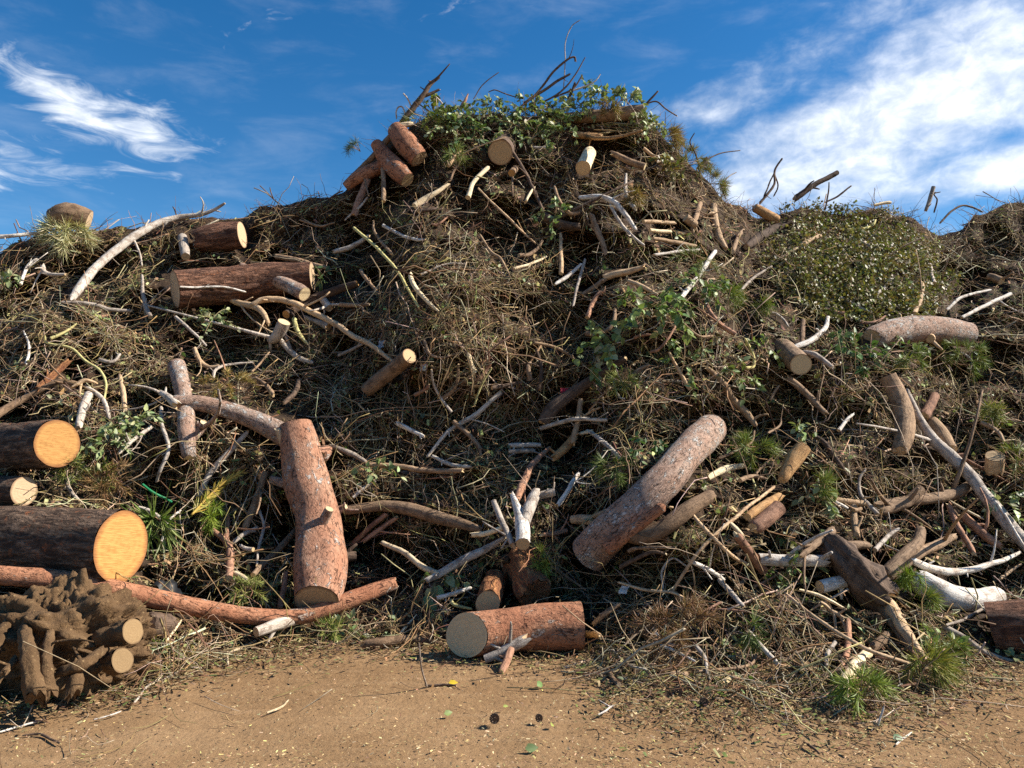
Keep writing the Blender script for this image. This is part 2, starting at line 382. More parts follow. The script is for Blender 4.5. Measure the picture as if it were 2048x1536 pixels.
# ------------------------------------------------------------------ ground and heap
def grid_faces(r, c):
    i = np.arange(r - 1)[:, None] * c + np.arange(c - 1)[None, :]; i = i.reshape(-1)
    return np.stack([i, i + 1, i + c + 1, i + c], -1)
def make_ground():
    def axis(a, b, step, far):
        core = np.arange(a, b + step / 2, step); out = np.geomspace(1, far, 14)
        return np.concatenate([a - out[::-1], core, b + out])
    xs, ys = axis(-6, 6, .06, 700), axis(2, 8, .06, 700)
    X, Y = np.meshgrid(xs, ys); near = np.clip(1 - (np.hypot(X, Y - 4) - 6) / 6, 0, 1)
    Z = (.014 * n2(X * 1.1, Y * 1.1, 3, 31) + .007 * n2(X * .6 + Y * 2.2, Y * 5 - X * 1.2, 2, 33) + .004 * n2(X * 7, Y * 7, 2, 35)) * near - .012
    o = build('ground', np.stack([X, Y, Z], -1).reshape(-1, 3), [grid_faces(len(ys), len(xs))], [M['ground']])
    tag(o, kind='structure')
make_ground()
def make_mound():
    px = np.concatenate([np.arange(-1400, -80, 14), np.arange(-80, 2130, 5), np.arange(2130, 3400, 14)]).astype(float)
    T = np.linspace(-.006, 1, 250)
    PX, TT = np.meshgrid(px, T)
    B, C = ip(BR, PX), ip(CR, PX); PY = B + (C - B) * TT
    V = at(PX, PY, depth(PX, PY, 1.0))
    V[0, :, 2] = -.06
    last = V[-1]; rows = [V]
    for s in np.linspace(.12, 1, 16):
        q = last.copy(); k = 5.2 * s
        q[:, 0] *= 1 + k / np.maximum(q[:, 1], 1); q[:, 1] += k
        q[:, 2] = last[:, 2] * (1 - s ** 1.4) - .06 + .16 * n2(q[:, 0] * 1.2, q[:, 1] * 1.2, 3, 41) * (1 - s)
        rows.append(q[None])
    V = np.concatenate(rows, 0)
    o = build('debris_mound', V.reshape(-1, 3), [grid_faces(V.shape[0], V.shape[1])], [M['soil']])
    tag(o, kind='structure')
make_mound()

# ------------------------------------------------------------------ logs, branches and sticks
def resample(P, R, n):
    k = len(P)
    if k == 2:
        s = np.linspace(0, 1, n)[:, None]; return P[0] * (1 - s) + P[1] * s, np.interp(s[:, 0], [0, 1], R)
    d = np.concatenate([[0], np.cumsum(np.linalg.norm(np.diff(P, axis=0), axis=1))]); s = np.linspace(0, d[-1], n)
    Q = np.concatenate([P, np.asarray(R)[:, None]], 1)
    m = np.zeros_like(Q)
    m[1:-1] = (Q[2:] - Q[:-2]) / (d[2:] - d[:-2])[:, None]; m[0] = (Q[1] - Q[0]) / (d[1] - d[0]); m[-1] = (Q[-1] - Q[-2]) / (d[-1] - d[-2])
    i = np.clip(np.searchsorted(d, s, side='right') - 1, 0, k - 2); h = (d[i + 1] - d[i])[:, None]; u = ((s - d[i])[:, None]) / h
    r = (2 * u**3 - 3 * u**2 + 1) * Q[i] + (u**3 - 2 * u**2 + u) * h * m[i] + (-2 * u**3 + 3 * u**2) * Q[i + 1] + (u**3 - u**2) * h * m[i + 1]
    return r[:, :3], np.maximum(r[:, 3], .0008)
def tube(P, R, seg=10, step=None, amp=.06, freq=9., furrow=0., seed=0, wob=0., shear=(0, 0), flat=1.0, ends=('c', 'c')):
    """V, side quads, side uv, two end rings. ends: 'c' sawn, 'b' broken, 'p' pointed"""
    P = np.asarray(P, float); R = np.asarray(R, float)
    L = np.linalg.norm(np.diff(P, axis=0), axis=1).sum(); rm = R.mean()
    step = step or max(rm * .5, .012); n = int(np.clip(L / step, 4, 150)) + 1
    C, r = resample(P, R, n)
    if wob: C = C + wob * np.stack([fbm(C * 3.1 + 5 * i + seed, 2, 50 + i) for i in range(3)], -1) * np.sin(np.linspace(0, math.pi, n))[:, None]
    T = np.gradient(C, axis=0); T /= np.linalg.norm(T, axis=1, keepdims=True) + 1e-12
    away = C[0] - np.array([0, 0, CAMH]); a = away - T[0] * (away @ T[0])
    if np.linalg.norm(a) < 1e-3: a = np.cross(T[0], [1, 0, 0])
    A = [a / np.linalg.norm(a)]
    for i in range(1, n):
        a = A[-1] - T[i] * (A[-1] @ T[i]); A.append(a / (np.linalg.norm(a) + 1e-12))
    A = np.array(A); Bv = np.cross(T, A)
    th = np.linspace(0, 2 * math.pi, seg, endpoint=False)
    cs, sn = np.cos(th), np.sin(th)
    len_ = np.concatenate([[0], np.cumsum(np.linalg.norm(np.diff(C, axis=0), axis=1))])
    q = np.stack([np.broadcast_to(cs, (n, seg)), np.broadcast_to(sn, (n, seg)), np.broadcast_to(len_[:, None] / max(rm, 1e-4) * .45, (n, seg))], -1)
    k = 1 + amp * fbm(q * freq * .16 + seed * 3.7, 3, seed % 97) + amp * .6 * fbm(q * .5 * np.array([1, 1, .8]) + seed, 2, 7)
    if furrow:
        z = np.stack([cs[None] * rm * 46 + 0 * len_[:, None], sn[None] * rm * 46 + 0 * len_[:, None], np.broadcast_to(len_[:, None] * 9, (n, seg))], -1)
        k = k + furrow / rm * np.clip(fbm(z, 3, 61 + seed), -1, 1)
    for e, w in ((0, ends[0]), (-1, ends[1])):
        if w == 'p': r[e] *= .25
        if w == 'b': r[e] *= .86
    rad = r[:, None] * k
    V = C[:, None] + A[:, None] * (rad * cs)[..., None] + Bv[:, None] * (rad * sn * flat)[..., None]
    for e, w, sh in ((0, ends[0], shear[0]), (n - 1, ends[1], shear[1])):
        if w == 'b':
            V[e] += T[e] * ((rng.random(seg) ** 2 * (2.2 if rm < .045 else .6) - .4) * r[e])[:, None] * (1 if e else -1)
        if sh:                                   # a slanting saw cut
            off = V[e] - C[e]; tow = -(C[e] - np.array([0, 0, CAMH])); tow /= np.linalg.norm(tow)
            for j in range(0, 4):
                ee = e + j if e == 0 else e - j
                V[ee] += T[e] * ((off @ tow) * sh * (1 - j / 4))[:, None]
    i = np.arange(n - 1)[:, None] * seg; j = np.arange(seg)[None]; j2 = (j + 1) % seg
    Fq = np.stack([i + j, i + j2, i + seg + j2, i + seg + j], -1).reshape(-1, 4)
    circ = 2 * math.pi * rm; uo = (seed * .37) % 5; vo = (seed * .73) % 7
    u0 = np.broadcast_to(j / seg * circ, (n - 1, seg)); u1 = np.broadcast_to((j + 1) / seg * circ, (n - 1, seg))
    v0 = np.broadcast_to(len_[:-1, None], (n - 1, seg)); v1 = np.broadcast_to(len_[1:, None], (n - 1, seg))
    UV = np.stack([np.stack([u0, v0], -1), np.stack([u1, v0], -1), np.stack([u1, v1], -1), np.stack([u0, v1], -1)], 2).reshape(-1, 4, 2) + np.array([uo, vo])
    return V.reshape(-1, 3), Fq, UV, (V[0], -T[0], A[0], Bv[0], r[0]), (V[-1], T[-1], A[-1], Bv[-1], r[-1])
def cap(ring, seed=0, lift=.0015):
    """a sawn end fitted to the last ring of a tube"""
    Vr, T, A, B, r = ring; seg = len(Vr); c = Vr.mean(0)
    nr = 5 if seg >= 14 else 2
    fr = np.linspace(1, 0, nr + 1)[:-1]
    if seg >= 20:
        rr = np.linalg.norm(Vr - c, axis=1); rs = sum(np.roll(rr, k) for k in range(-3, 4)) / 7 * .985; Vr = c + (Vr - c) * (rs / rr)[:, None]
    V = np.concatenate([c + (Vr - c) * f for f in fr] + [c[None]]) + T * lift
    if nr > 2: V[seg:] += T * (fbm(V[seg:] * 14, 2, seed) * r * .02)[:, None]
    out = np.sign(T @ np.cross(Vr[1] - Vr[0], c - Vr[0])) or 1
    j = np.arange(seg); j2 = (j + 1) % seg; Q = []
    for k in range(nr - 1):
        f = np.stack([k * seg + j, k * seg + j2, (k + 1) * seg + j2, (k + 1) * seg + j], -1)
        Q.append(f if out > 0 else f[:, ::-1])
    t = np.stack([(nr - 1) * seg + j, (nr - 1) * seg + j2, np.full(seg, nr * seg)], -1); t = t if out > 0 else t[:, ::-1]
    rad = np.linalg.norm(Vr - c, axis=1).max() + 1e-9
    uvv = np.stack([(V - c) @ A, (V - c) @ B], -1) / rad
    fs = [np.concatenate(Q), t] if Q else [t]
    return V, fs, [uvv[f] for f in fs]
def unit(v): return v / (np.linalg.norm(v, axis=-1, keepdims=True) + 1e-9)
def rods_geo(C, R, seg=3):
    """many thin rods at once: C (n,k,3) centre lines, R (n,k) radii"""
    n, k = R.shape
    Tn = np.gradient(C, axis=1); Tn = unit(Tn)
    ref = rng.normal(size=(n, 1, 3)); A = unit(np.cross(Tn, ref)); B = np.cross(Tn, A)
    th = np.arange(seg) / seg * 2 * math.pi
    V = C[:, :, None] + R[..., None, None] * (A[:, :, None] * np.cos(th)[:, None] + B[:, :, None] * np.sin(th)[:, None])
    i = (np.arange(n) * k * seg)[:, None, None] + (np.arange(k - 1) * seg)[None, :, None]; j = np.arange(seg)[None, None]; j2 = (j + 1) % seg
    Fq = np.stack([i + j, i + j2, i + seg + j2, i + seg + j], -1).reshape(-1, 4)
    e = (np.arange(n) * k * seg)[:, None] + np.arange(seg)[None]
    if seg == 3: caps = np.concatenate([e[:, ::-1], e + (k - 1) * seg])
    else: caps = np.concatenate([e[:, ::-1], e + (k - 1) * seg])
    return V.reshape(-1, 3), [Fq, caps]
COUNT = [0]
def world_points(spec, mode):
    """'px,py,r[,dz];...' -> points in the scene, radii in metres"""
    a = [tuple(float(v) for v in p.split(',')) for p in spec.split(';')]
    r0 = a[0][2] if len(a[0]) > 2 else 3
    rows = []
    for p in a:
        r0 = p[2] if len(p) > 2 else r0
        rows.append((p[0], p[1], r0, p[3] if len(p) > 3 else 0.0))
    q = np.array(rows); px, py, r, dz = q.T
    if mode == 'g':
        P = []; R = []
        for x, y, rr, d in rows:
            Y = on_ground(x, y)[1]; rw = rr * Y / F
            p = on_ground(x, y, rw * .96 + d); P.append(p); R.append(rr * p[1] / F)
        P = np.array(P); R = np.array(R)
    else:
        Y = depth(px, np.maximum(py, ip(CR, px) + 6)); rw = r * Y / F
        if len(px) >= 3:
            sl = np.concatenate([[0], np.cumsum(np.hypot(np.diff(px), np.diff(py)))]); sl /= sl[-1]
            fit = np.polyval(np.polyfit(sl, Y, 2 if len(px) > 3 else 1), sl)
            Y = fit - .55 * max(0., float((fit - Y).max()))
        Y = Y - .75 * rw - np.where(r < 6.5, .06, .02) + dz; P = at(px, py, Y); R = r * Y / F
    k = 14
    tt = np.linspace(0, len(px) - 1, len(px) * k); ii = np.arange(len(px))
    mask_add(np.interp(tt, ii, px), np.interp(tt, ii, py), np.interp(tt, ii, r) * .85 + 1.5)
    return P, R
def piece(name, P, R, mat, ends='cc', cut='cuttan', parent=None, origin=None, twigs=True, **kw):
    """one tube as a mesh; a wide sawn end becomes a child part cut_face, a narrow one stays in the mesh"""
    COUNT[0] += 1; seed = COUNT[0]
    rpx = R.max() * F / max(P[:, 1].mean(), 1)
    seg = int(np.clip(rpx * 1.3, 7, 56))
    kw.setdefault('amp', .05 if rpx > 12 else .09)
    if rpx <= 12 and len(P) > 1: kw.setdefault('wob', min(.012, R.mean() * 1.1))
    V, Fq, UV, e0, e1 = tube(P, R, seg, seed=seed, ends=tuple(ends), **kw)
    faces, uvs, fm = [Fq], [UV], [0]; wide = []
    if 2.2 < rpx <= 13 and twigs and mat not in ('peel', 'straw') and len(P) > 1:
        m = int(rng.integers(0, 4)) + (1 if len(P) > 3 else 0)
        if m:
            q = rng.uniform(.15, .92, m) * (len(P) - 1); i = np.minimum(q.astype(int), len(P) - 2); fq = (q - i)[:, None]
            b0 = P[i] * (1 - fq) + P[i + 1] * fq; td = P[i + 1] - P[i]; td = td / (np.linalg.norm(td, axis=1, keepdims=True) + 1e-9)
            sdv = np.cross(td, rng.normal(size=(m, 3))); sdv /= np.linalg.norm(sdv, axis=1, keepdims=True) + 1e-9; sdv[:, 1] = -np.abs(sdv[:, 1]) * .7
            dv = td * rng.choice([-.6, .8, .8], m)[:, None] + sdv
            Lt = R.mean() * rng.choice([2.2, 3, 8, 16], m, p=[.35, .3, .2, .15])
            ss = np.linspace(0, 1, 5)[None, :, None]
            Ct = b0[:, None] + dv[:, None] * ss * Lt[:, None, None] + rng.normal(0, .25, (m, 1, 3)) * Lt[:, None, None] * ss**2
            rt = R.mean() * rng.uniform(.28, .5, m)[:, None] * np.linspace(1.15, .5, 5)[None]
            tv, tf = rods_geo(Ct, rt, 5); k = len(V); V = np.concatenate([V, tv])
            for f in tf:
                uvs.append((tv[f][..., :2] * np.array([1., 1.])) % 5); faces.append(f + k); fm.append(0)
    for e, w in ((e0, ends[0]), (e1, ends[1])):
        rp = e[4] * F / max(e[0][:, 1].mean(), 1)
        cv, cf, cu = cap(e, seed)
        if w == 'c' and rp >= 9 and cut: wide.append((cv, cf, cu))
        else:
            k = len(V); V = np.concatenate([V, cv]); faces += [f + k for f in cf]; uvs += cu; fm += [1 if w in 'cb' else 0] * len(cf)
    if origin is None: origin = P.mean(0) - np.array([0, 0, R.mean()])
    o = build(name, V, faces, [M[mat], M[cut or mat]], fm, uvs, parent=parent, origin=origin)
    for cv, cf, cu in wide: build('cut_face', cv, cf, [M[cut]], None, cu, parent=o, origin=origin)
    return o, origin
LAST = [None, None]
LANDMARK = []
def T(name, label, mat, spec, ends='cc', cut='cuttan', cat=None, group=None, mode='s', **kw):
    P, R = world_points(spec, mode)
    o, org = piece(name, P, R, mat, ends, cut, **kw)
    tag(o, label, cat or name.split('_')[-1], group); LAST[:] = [o, org]
    return o
def K(name, mat, spec, ends='cc', cut='cuttan', mode='s', label=None, **kw):
    """a part of the thing written last"""
    P, R = world_points(spec, mode)
    o, _ = piece(name, P, R, mat, ends, cut, parent=LAST[0], origin=LAST[1], **kw)
    if label: o['label'] = label
    return o

# ================================================================== big logs
T('log', 'dark furrowed log with a round orange sawn end, above the oval-ended log', 'furrow', '-110,886,45,.5;0,893,46,.22;115,887,47,-.22', 'cc', 'cutorange', furrow=.009, amp=.03)
T('log', 'largest dark furrowed log with an oval orange end, just behind the long red pole', 'furrow', '-150,1078,66,.4;60,1083,68,.12;243,1093,71,-.22', 'cc', 'cutorange', furrow=.010, amp=.03)
T('log', 'short brown log wedged between the two big orange-ended logs', 'furrow', '-70,985,36,.2;48,982,30,-.05', 'cc', 'cutdull', furrow=.006)
T('pole', 'long crooked red-barked pole lying across the foot of the heap over the muddy root ball', 'pinered', '-70,1144,19;0,1150,19;120,1160,19.5;239,1182,19.5;410,1218,17;530,1234,15.5;615,1229,16;697,1201,17;793,1165,13', 'cb', 'peel', 'pole', amp=.05)
K('branch_stub', 'grey', '612,1232,12,-.02;560,1247,12,-.09;512,1264,10,-.13', 'bc', 'cutdull')
T('tree_trunk', 'thick bent pine trunk with flaky pink bark leaning upright on the heap', 'pine', '590,848,31;597,885,38;608,940,42;617,975,45;634,1020,43;640,1075,46;640,1130,53;638,1180,50;633,1204,46', 'cc', 'cutdull', 'tree trunk', amp=.06)
K('limb', 'pinegrey', '600,890,24,-.06;547,858,21,-.1;478,828,17.5,-.14;410,808,16,-.17;345,804,15,-.17', 'bb', 'cuttan')
K('branch_stub', 'grey', '352,808,9,-.2;321,785,5.5,-.22', 'bc', 'cuttan')
K('branch_stub', 'pinegrey', '592,972,14,-.08;566,966,10,-.1;541,958,8,-.12', 'bc', 'cutcream')
K('branch_stub', 'pinegrey', '622,1100,18,-.2;638,1060,11.5,-.31;659,1018,9,-.42', 'bc', 'cutcream')
K('branch_stub', 'pinegrey', '660,1036,10,-.1;692,1014,7,-.14', 'bc', 'cutcream')
K('branch_stub', 'pine', '638,912,20,-.08;660,897,9,-.12', 'bb', 'peel')
K('branch_stub', 'dark', '680,1114,13;712,1112,9', 'bc', 'cutdull')
K('branch_stub', 'tan', '572,890,12,-.2;556,860,6,-.28', 'bb', 'peel')
T('log', 'long grey-pink pine log slanting down the heap beside the dark hollow', 'pinegrey', '1422,858,30,.22;1412,868,32,.08;1375,905,34;1310,980,36;1224,1060,38;1178,1108,39,-.1', 'cc', 'cutdull', amp=.05)
K('branch_stub', 'tan', '1185,1041,11,-.05;1144,1039,9,-.05', 'bc', 'cuttan')
K('bark_ridge', 'pinered', '1330,1010,10,-.12;1262,1062,13,-.16;1212,1100,15,-.18', 'pb', 'splitred')
T('branch', 'smooth brown crooked branch tucked under the long grey-pink pine log', 'brown', '1424,990,13;1377,1019,16;1332,1052,17;1288,1073,17;1250,1072,12', 'bb')
T('log', 'short red pine log with a pale sawn face lying on the bare dirt', 'pinered', '933,1270,42;1000,1263,42;1080,1254,45;1163,1251,46', 'cc', 'cutcream', mode='g', shear=(.75, .0), amp=.04)
K('branch_stub', 'grey', '1048,1281,11,.10;1010,1300,10,.05;970,1318,8.5,.0', 'bc', 'cutdull', mode='g')
K('branch_stub', 'red', '1022,1300,8,.06;1008,1330,8,.0;1002,1346,6,-.02', 'bb', mode='g')
T('split_log', 'small split red log with a tan face, nearer the pole, behind the short pine log', 'splitred', '992,1160,24,.25;976,1206,25,-.12', 'cc', 'cuttan', 'log', amp=.18)
T('split_log', 'wide wedge of split red wood standing behind the middle of the short pine log', 'splitred', '1046,1130,36,.3;1074,1190,33,-.1', 'cb', 'splitred', 'log', amp=.22)
T('branch', 'broken amber stub poking out behind the sawn end of the short pine log', 'amber', '1160,1268,8,.1;1200,1273,6', 'bb', mode='s')
T('log', 'thick white-barked curved log near the dark root block', 'white', '1828,1156,22;1870,1181,26;1908,1196,24;1954,1200,22;1992,1192,19', 'bc', 'cutdull')
T('branch', 'slender white branch resting above the thick white curved log', 'white', '1822,1120,7;1859,1136,8;1901,1143,7.5;1946,1137,6.5;1995,1124,5;2042,1104,3', 'bp')
T('log', 'short grey-white log end half hidden beside the dark uprooted stump', 'white', '1640,1174,13;1695,1161,12', 'cb', 'cutdull')
T('log', 'white log lying level behind the brown stick with a sawn foot', 'white', '1517,1119,12;1580,1121,12;1650,1122,12', 'cb', 'cuttan')
T('branch', 'brown branch with a clean round sawn foot below a peeled chip', 'red', '1474,1070,8;1504,1112,9.5;1527,1141,10', 'bc', 'cutcream')
T('bark_chip', 'broad peeled cream chip of wood above the brown sawn-footed branch', 'peel', '1460,1046,9;1475,1060,11;1488,1075,8', 'bb', 'peel', flat=.4, amp=.2)
T('stick', 'long thin tan stick slanting down onto the brown sawn-footed branch', 'tan', '1385,1028,3;1400,1046,4;1453,1100,4;1506,1136,4', 'cb')
T('stick', 'long thin pale stick rising from the dry roots to the small amber log', 'tan', '1344,1184,3;1400,1100,3.5;1463,1041,3.5;1548,974,3', 'bb')
T('stick', 'short curved cream peeled stick lying beside the long grey-pink log', 'peel', '1419,955,6;1444,941,7.5;1486,932,5', 'bc')
T('log', 'small red log whose round cream end faces the sun over the peeled chip', 'red', '1505,1058,13,.1;1525,1044,15,.04;1558,1015,15,-.06', 'bc', 'cutcream')
T('branch', 'tan rounded branch lying against the small red cream-ended log', 'amber', '1495,1034,8;1518,1018,9;1560,992,8', 'cb', 'cuttan')
T('log', 'glossy amber stump of branch standing out of the pine needles', 'amber', '1608,893,15,-.06;1588,918,17;1563,962,10', 'cb', 'cuttan')
T('branch', 'dark stick ending in a clump beyond the amber stump', 'dark', '1628,872,4;1649,886,5;1677,924,5.5;1692,948,5', 'bb')
T('stick', 'wiggly grey-white stick with a broken orange foot', 'grey', '1732,937,3;1720,957,3;1721,984,4;1740,1012,5;1754,1027,4.5', 'pb', 'peel')
T('stick', 'smooth tan rod curving level toward the wiggly grey-white stick', 'tan', '1617,995,4;1661,997,5;1728,1007,6', 'bc')
T('stick', 'short straight white stick under the smooth tan rod', 'white', '1655,995,3;1695,1017,3.5', 'bc')
T('branch', 'upright tan stub with a side peg in front of the dark forked branches', 'tan', '1706,1011,7,-.05;1709,1040,7;1713,1069,7', 'cb', 'cuttan')
K('side_peg', 'tan', '1707,1020,5,-.05;1722,1017,4,-.05', 'bc')
T('branch', 'long dark branch bowed upward with a blunt tip near the diagonal pole', 'brown', '1755,1011,9;1810,1001,10;1875,995,11;1914,985,11;1944,968,9.5', 'bc', 'cutdull')
T('branch', 'dark branch with a small bright oval cut at its raised end', 'brown', '1762,1022,10;1810,1006,11;1841,978,10,-.05', 'bc', 'cutcream')
T('pole', 'longest weathered pole slanting down from the tall brown stump to the frame edge', 'grey', '1811,778,5,-.05;1840,839,8,-.05;1868,881,11,-.05;1904,914,12,-.05;1942,953,12,-.05;1965,985,12,-.05;1996,1022,13,-.05;2023,1056,13,-.05;2050,1086,13;2120,1160,13', 'bc', 'cutdull', 'pole')
T('stick', 'very thin pale stick lying along the longest weathered pole', 'white', '1950,960,2.2,-.1;2001,1017,2.5,-.12;2060,1110,2.5,-.12', 'bb')
T('stump', 'tall bent brown stump with a ragged flat top standing among twigs', 'brown', '1775,752,16,-.05;1794,789,18;1808,832,19;1808,874,18;1798,904,15,.05', 'cb', 'cutdull')
T('log', 'pink-barked log end leaning between the tall brown stump and the dry pine spray', 'red', '1869,792,9;1847,834,11', 'cb', 'cuttan')
T('log', 'tan log lying behind the weathered pole with its cut end down', 'tan', '1860,840,13;1882,867,14.5;1902,900,12,-.06', 'bc', 'cuttan')
T('stump', 'short round upright block with a flat tan sawn top', 'tan', '1990,912,17,-.12;1988,948,17,.08', 'cb', 'cuttan', shear=(.35, 0))
T('log', 'tiny dark log end beside the short round upright block', 'red', '1910,918,8,.08;1928,913,8', 'bc', 'cuttan')
T('log', 'broad grey-pink flaky log lying level below the leafy thicket', 'pinegrey', '1740,676,22,.06;1800,662,27;1870,660,28;1932,669,26,.1', 'bc', 'cutdull')
K('branch_stub', 'tan', '1856,672,10,-.1;1860,677,9,-.2', 'bc', 'cuttan')
T('log', 'log with a cracked cream sawn face poking out under the white crooked branch', 'brown', '1562,696,21,.35;1602,729,22,-.12', 'cc', 'cutcream')
T('branch', 'white crooked branch rising over the cracked cream sawn face', 'white', '1656,634,3.5;1650,656,5;1622,680,6;1575,700,5', 'bb')
T('stick', 'short dark upright peg beside the white crooked branch', 'brown', '1606,641,5;1603,690,5', 'cb')
T('branch', 'grey forked branch drooping beside the cracked cream sawn face', 'grey', '1606,704,5;1635,712,6;1667,737,5', 'bp')
T('stick', 'straight brown stick slanting down below the cracked cream sawn face', 'brown', '1576,757,7;1610,785,7;1650,826,6', 'bb')
T('branch', 'pale curved branch running down toward the top of the grey-pink pine log', 'tan', '1416,737,5;1450,769,6;1463,797,8;1495,831,7;1513,853,4', 'bp')
T('stick', 'straight grey-white stick slanting up through the green leaves on the slope', 'white', '1430,503,4.5,-.06;1393,556,5,-.06;1354,606,5,-.04', 'bc')
T('branch', 'small tan branch with a sawn tip above the leafy sprays', 'tan', '1207,556,7;1247,545,7;1287,534,4', 'cb', 'cuttan')
T('stick', 'dark stick running on below the small sawn-tipped tan branch', 'brown', '1166,589,4;1209,559,5', 'bb')
T('branch', 'curved grey upright stub beneath the flat skyline dip', 'tan', '1427,411,7,-.05;1430,445,8;1438,475,8;1450,495,5', 'cb', 'cuttan')
T('log', 'short pale log stub beside the curved grey upright stub', 'tan', '1371,436,8.5,-.05;1393,452,8', 'cb', 'cutcream')
T('branch', 'short brown peg standing above the short pale log stub', 'brown', '1400,407,6;1389,441,6', 'cb')
T('stick', 'topmost of the stacked pale sticks under the peak', 'tan', '1287,443,4;1349,446,4', 'cb')
T('stick', 'middle one of the stacked pale sticks under the peak', 'peel', '1299,460,4;1342,464,4', 'cb')
T('stick', 'lower tan stick of the stack under the peak, pointing at the upright stub', 'tan', '1306,477,4;1345,484,4.5;1388,492,4', 'cb', 'cuttan')
T('stick', 'thin white stick along the bottom of the stacked sticks', 'white', '1309,510,3;1360,504,3.5;1398,500,3', 'bb')
T('branch', 'arched grey-white branch under the two log ends of the peak', 'white', '1160,396,5;1198,394,6;1228,405,6;1251,430,5;1273,461,3', 'bp')
T('stick', 'thin grey switch forking below the arched grey-white branch', 'grey', '1220,411,3;1251,460,3.5;1289,492,2.5', 'bp')
T('stick', 'dark straight stick dropping below the arched grey-white branch', 'brown', '1183,430,6;1196,465,6;1211,506,5', 'bb')
T('branch', 'dark weathered branch lying level on the shaded middle of the slope', 'dark', '1085,432,9;1119,447,9.5;1162,455,8', 'bb')
# --- the peak
T('log', 'log with a bright cream sawn end lying level on the crest against the clouds', 'brown', '1130,238,9,.1;1190,233,12.5;1233,229,14.5;1288,223,14.5,-.1', 'bc', 'cutcream')
T('log', 'stubby peeled log with a tan round end pointing out below the crest', 'peel', '1180,304,13,.15;1166,336,15.5,-.2', 'bc', 'cuttan')
T('log', 'amber split slab under the crest log', 'amber', '1145,270,10;1204,274,10', 'bb', 'cuttan', flat=.7)
T('stick', 'brown stick with a sawn tip below the crest log', 'brown', '1228,308,6;1290,334,7.5', 'bc', 'cutcream')
T('stick', 'slim brown stick beyond the sawn-tipped one on the shoulder of the peak', 'tan', '1287,296,3.5;1331,334,4', 'bb')
T('log', 'wide round tan log end set into the shaded face of the peak', 'dark', '1012,286,25,.5;1001,305,26,-.12', 'cc', 'cuttan')
T('log', 'tiny round log end with a dark heart below the wide tan log end', 'brown', '1030,338,7,.2;1023,346,7.5,-.06', 'cc', 'cutorange')
T('stick', 'dark knobbly stick slanting across the wide tan log end', 'dark', '1009,276,3,-.25;1031,312,3.5,-.2;1058,358,3.5,-.08;1086,420,3', 'bb')
T('branch', 'dark forked branch reaching into the sky from the peak', 'dark', '792,262,5.5;822,220,6;847,190,5.5;859,171,4.5;878,154,3.5', 'bc', 'cutdull')
K('side_branch', 'dark', '849,192,4;866,184,3;878,179,2.5', 'bb')
T('pole', 'long dark pole leaning along the steep side of the peak', 'brown', '692,366,3.5;746,314,6;785,270,6;812,248,4', 'bb', cat='pole')
T('log', 'fat reddish log stacked under the long leaning pole', 'pinered', '794,262,20,.0;816,292,24;838,318,20,.1', 'cc', 'cutdull')
T('log', 'reddish log lying lower than the fat one at the steep edge of the peak', 'pinered', '752,288,12;769,312,17;795,340,20;815,360,16,.1', 'cc', 'cuttan')
T('log', 'shaded brown log at the foot of the steep edge of the peak', 'pinered', '692,374,10;719,352,14;765,333,14,.1', 'cc', 'cutdull')
T('branch', 'peeled cream branch stub on top of the fat reddish log', 'peel', '780,260,5.5,-.1;804,250,6,-.1;824,248,5,-.08', 'cb', 'cutcream')
T('stick', 'brown post dropping from the shaded brown log to the dark soil', 'red', '735,359,7;717,403,7;709,430,7', 'bb')
T('stick', 'grey-brown post standing under the reddish logs', 'brown', '766,335,5;767,403,5', 'bb')
T('twig', 'thin white hooped twig curling on the skyline beside the leaning pole', 'white', '793,236,1.6;793,223,1.6;798,214,1.6;805,214,1.6;811,229,1.5', 'bb')
T('twig', 'short thin twig arching up beside the dark forked branch', 'grey', '806,186,1.4;815,197,1.6;823,214,1.6', 'pb')
T('branch', 'pale stripped branch with a cream cut tip in the brush below the peak', 'peel', '829,412,6.5;850,398,6.5;872,386,5;896,369,3', 'cb', 'cutcream')
T('branch', 'short peeled branch hanging beneath the wide tan log end', 'peel', '936,395,5.5;947,366,4.5;973,338,5', 'cb', 'cutcream')
T('stick', 'peeled chip of stick beside the dark knobbly stick', 'peel', '1051,404,5.5;1067,377,6', 'bb', flat=.5)
T('stick', 'long fine twig slanting through the brush below the peak', 'tan', '957,377,1.8;994,415,2.2;1032,452,2.2;1071,487,1.8', 'bb')
T('stick', 'curved thin tan twig hanging in the middle of the brush', 'tan', '960,470,2.2;983,505,2.8;1002,517,2.8;1018,548,2.2', 'bb')
T('stick', 'grey forked splinter beside the blue scrap', 'white', '1111,568,3.5;1135,552,4;1163,528,3', 'bb')
T('stick', 'slim grey switch hanging below the grey forked splinter', 'grey', '1170,520,3;1161,554,3.2;1146,612,2.5', 'bb')
T('stick', 'long yellow-green stem slanting across the shaded brush', 'straw', '708,456,3,-.05;764,506,3.2,-.05;795,543,3,-.05;838,616,2.4', 'cb')
T('branch', 'knobbly grey branch end lying where the dark soil meets the brush', 'grey', '670,503,4.5;702,496,5;738,472,4', 'bb')
T('stick', 'thin grey pole above the long furrowed red log', 'brown', '552,513,5;598,521,6;650,535,4.5', 'cb')
T('branch', 'pale bare twig lying on the shoulder of dark soil near the peak', 'grey', '690,440,2;714,420,2.5;735,395,2', 'bb')
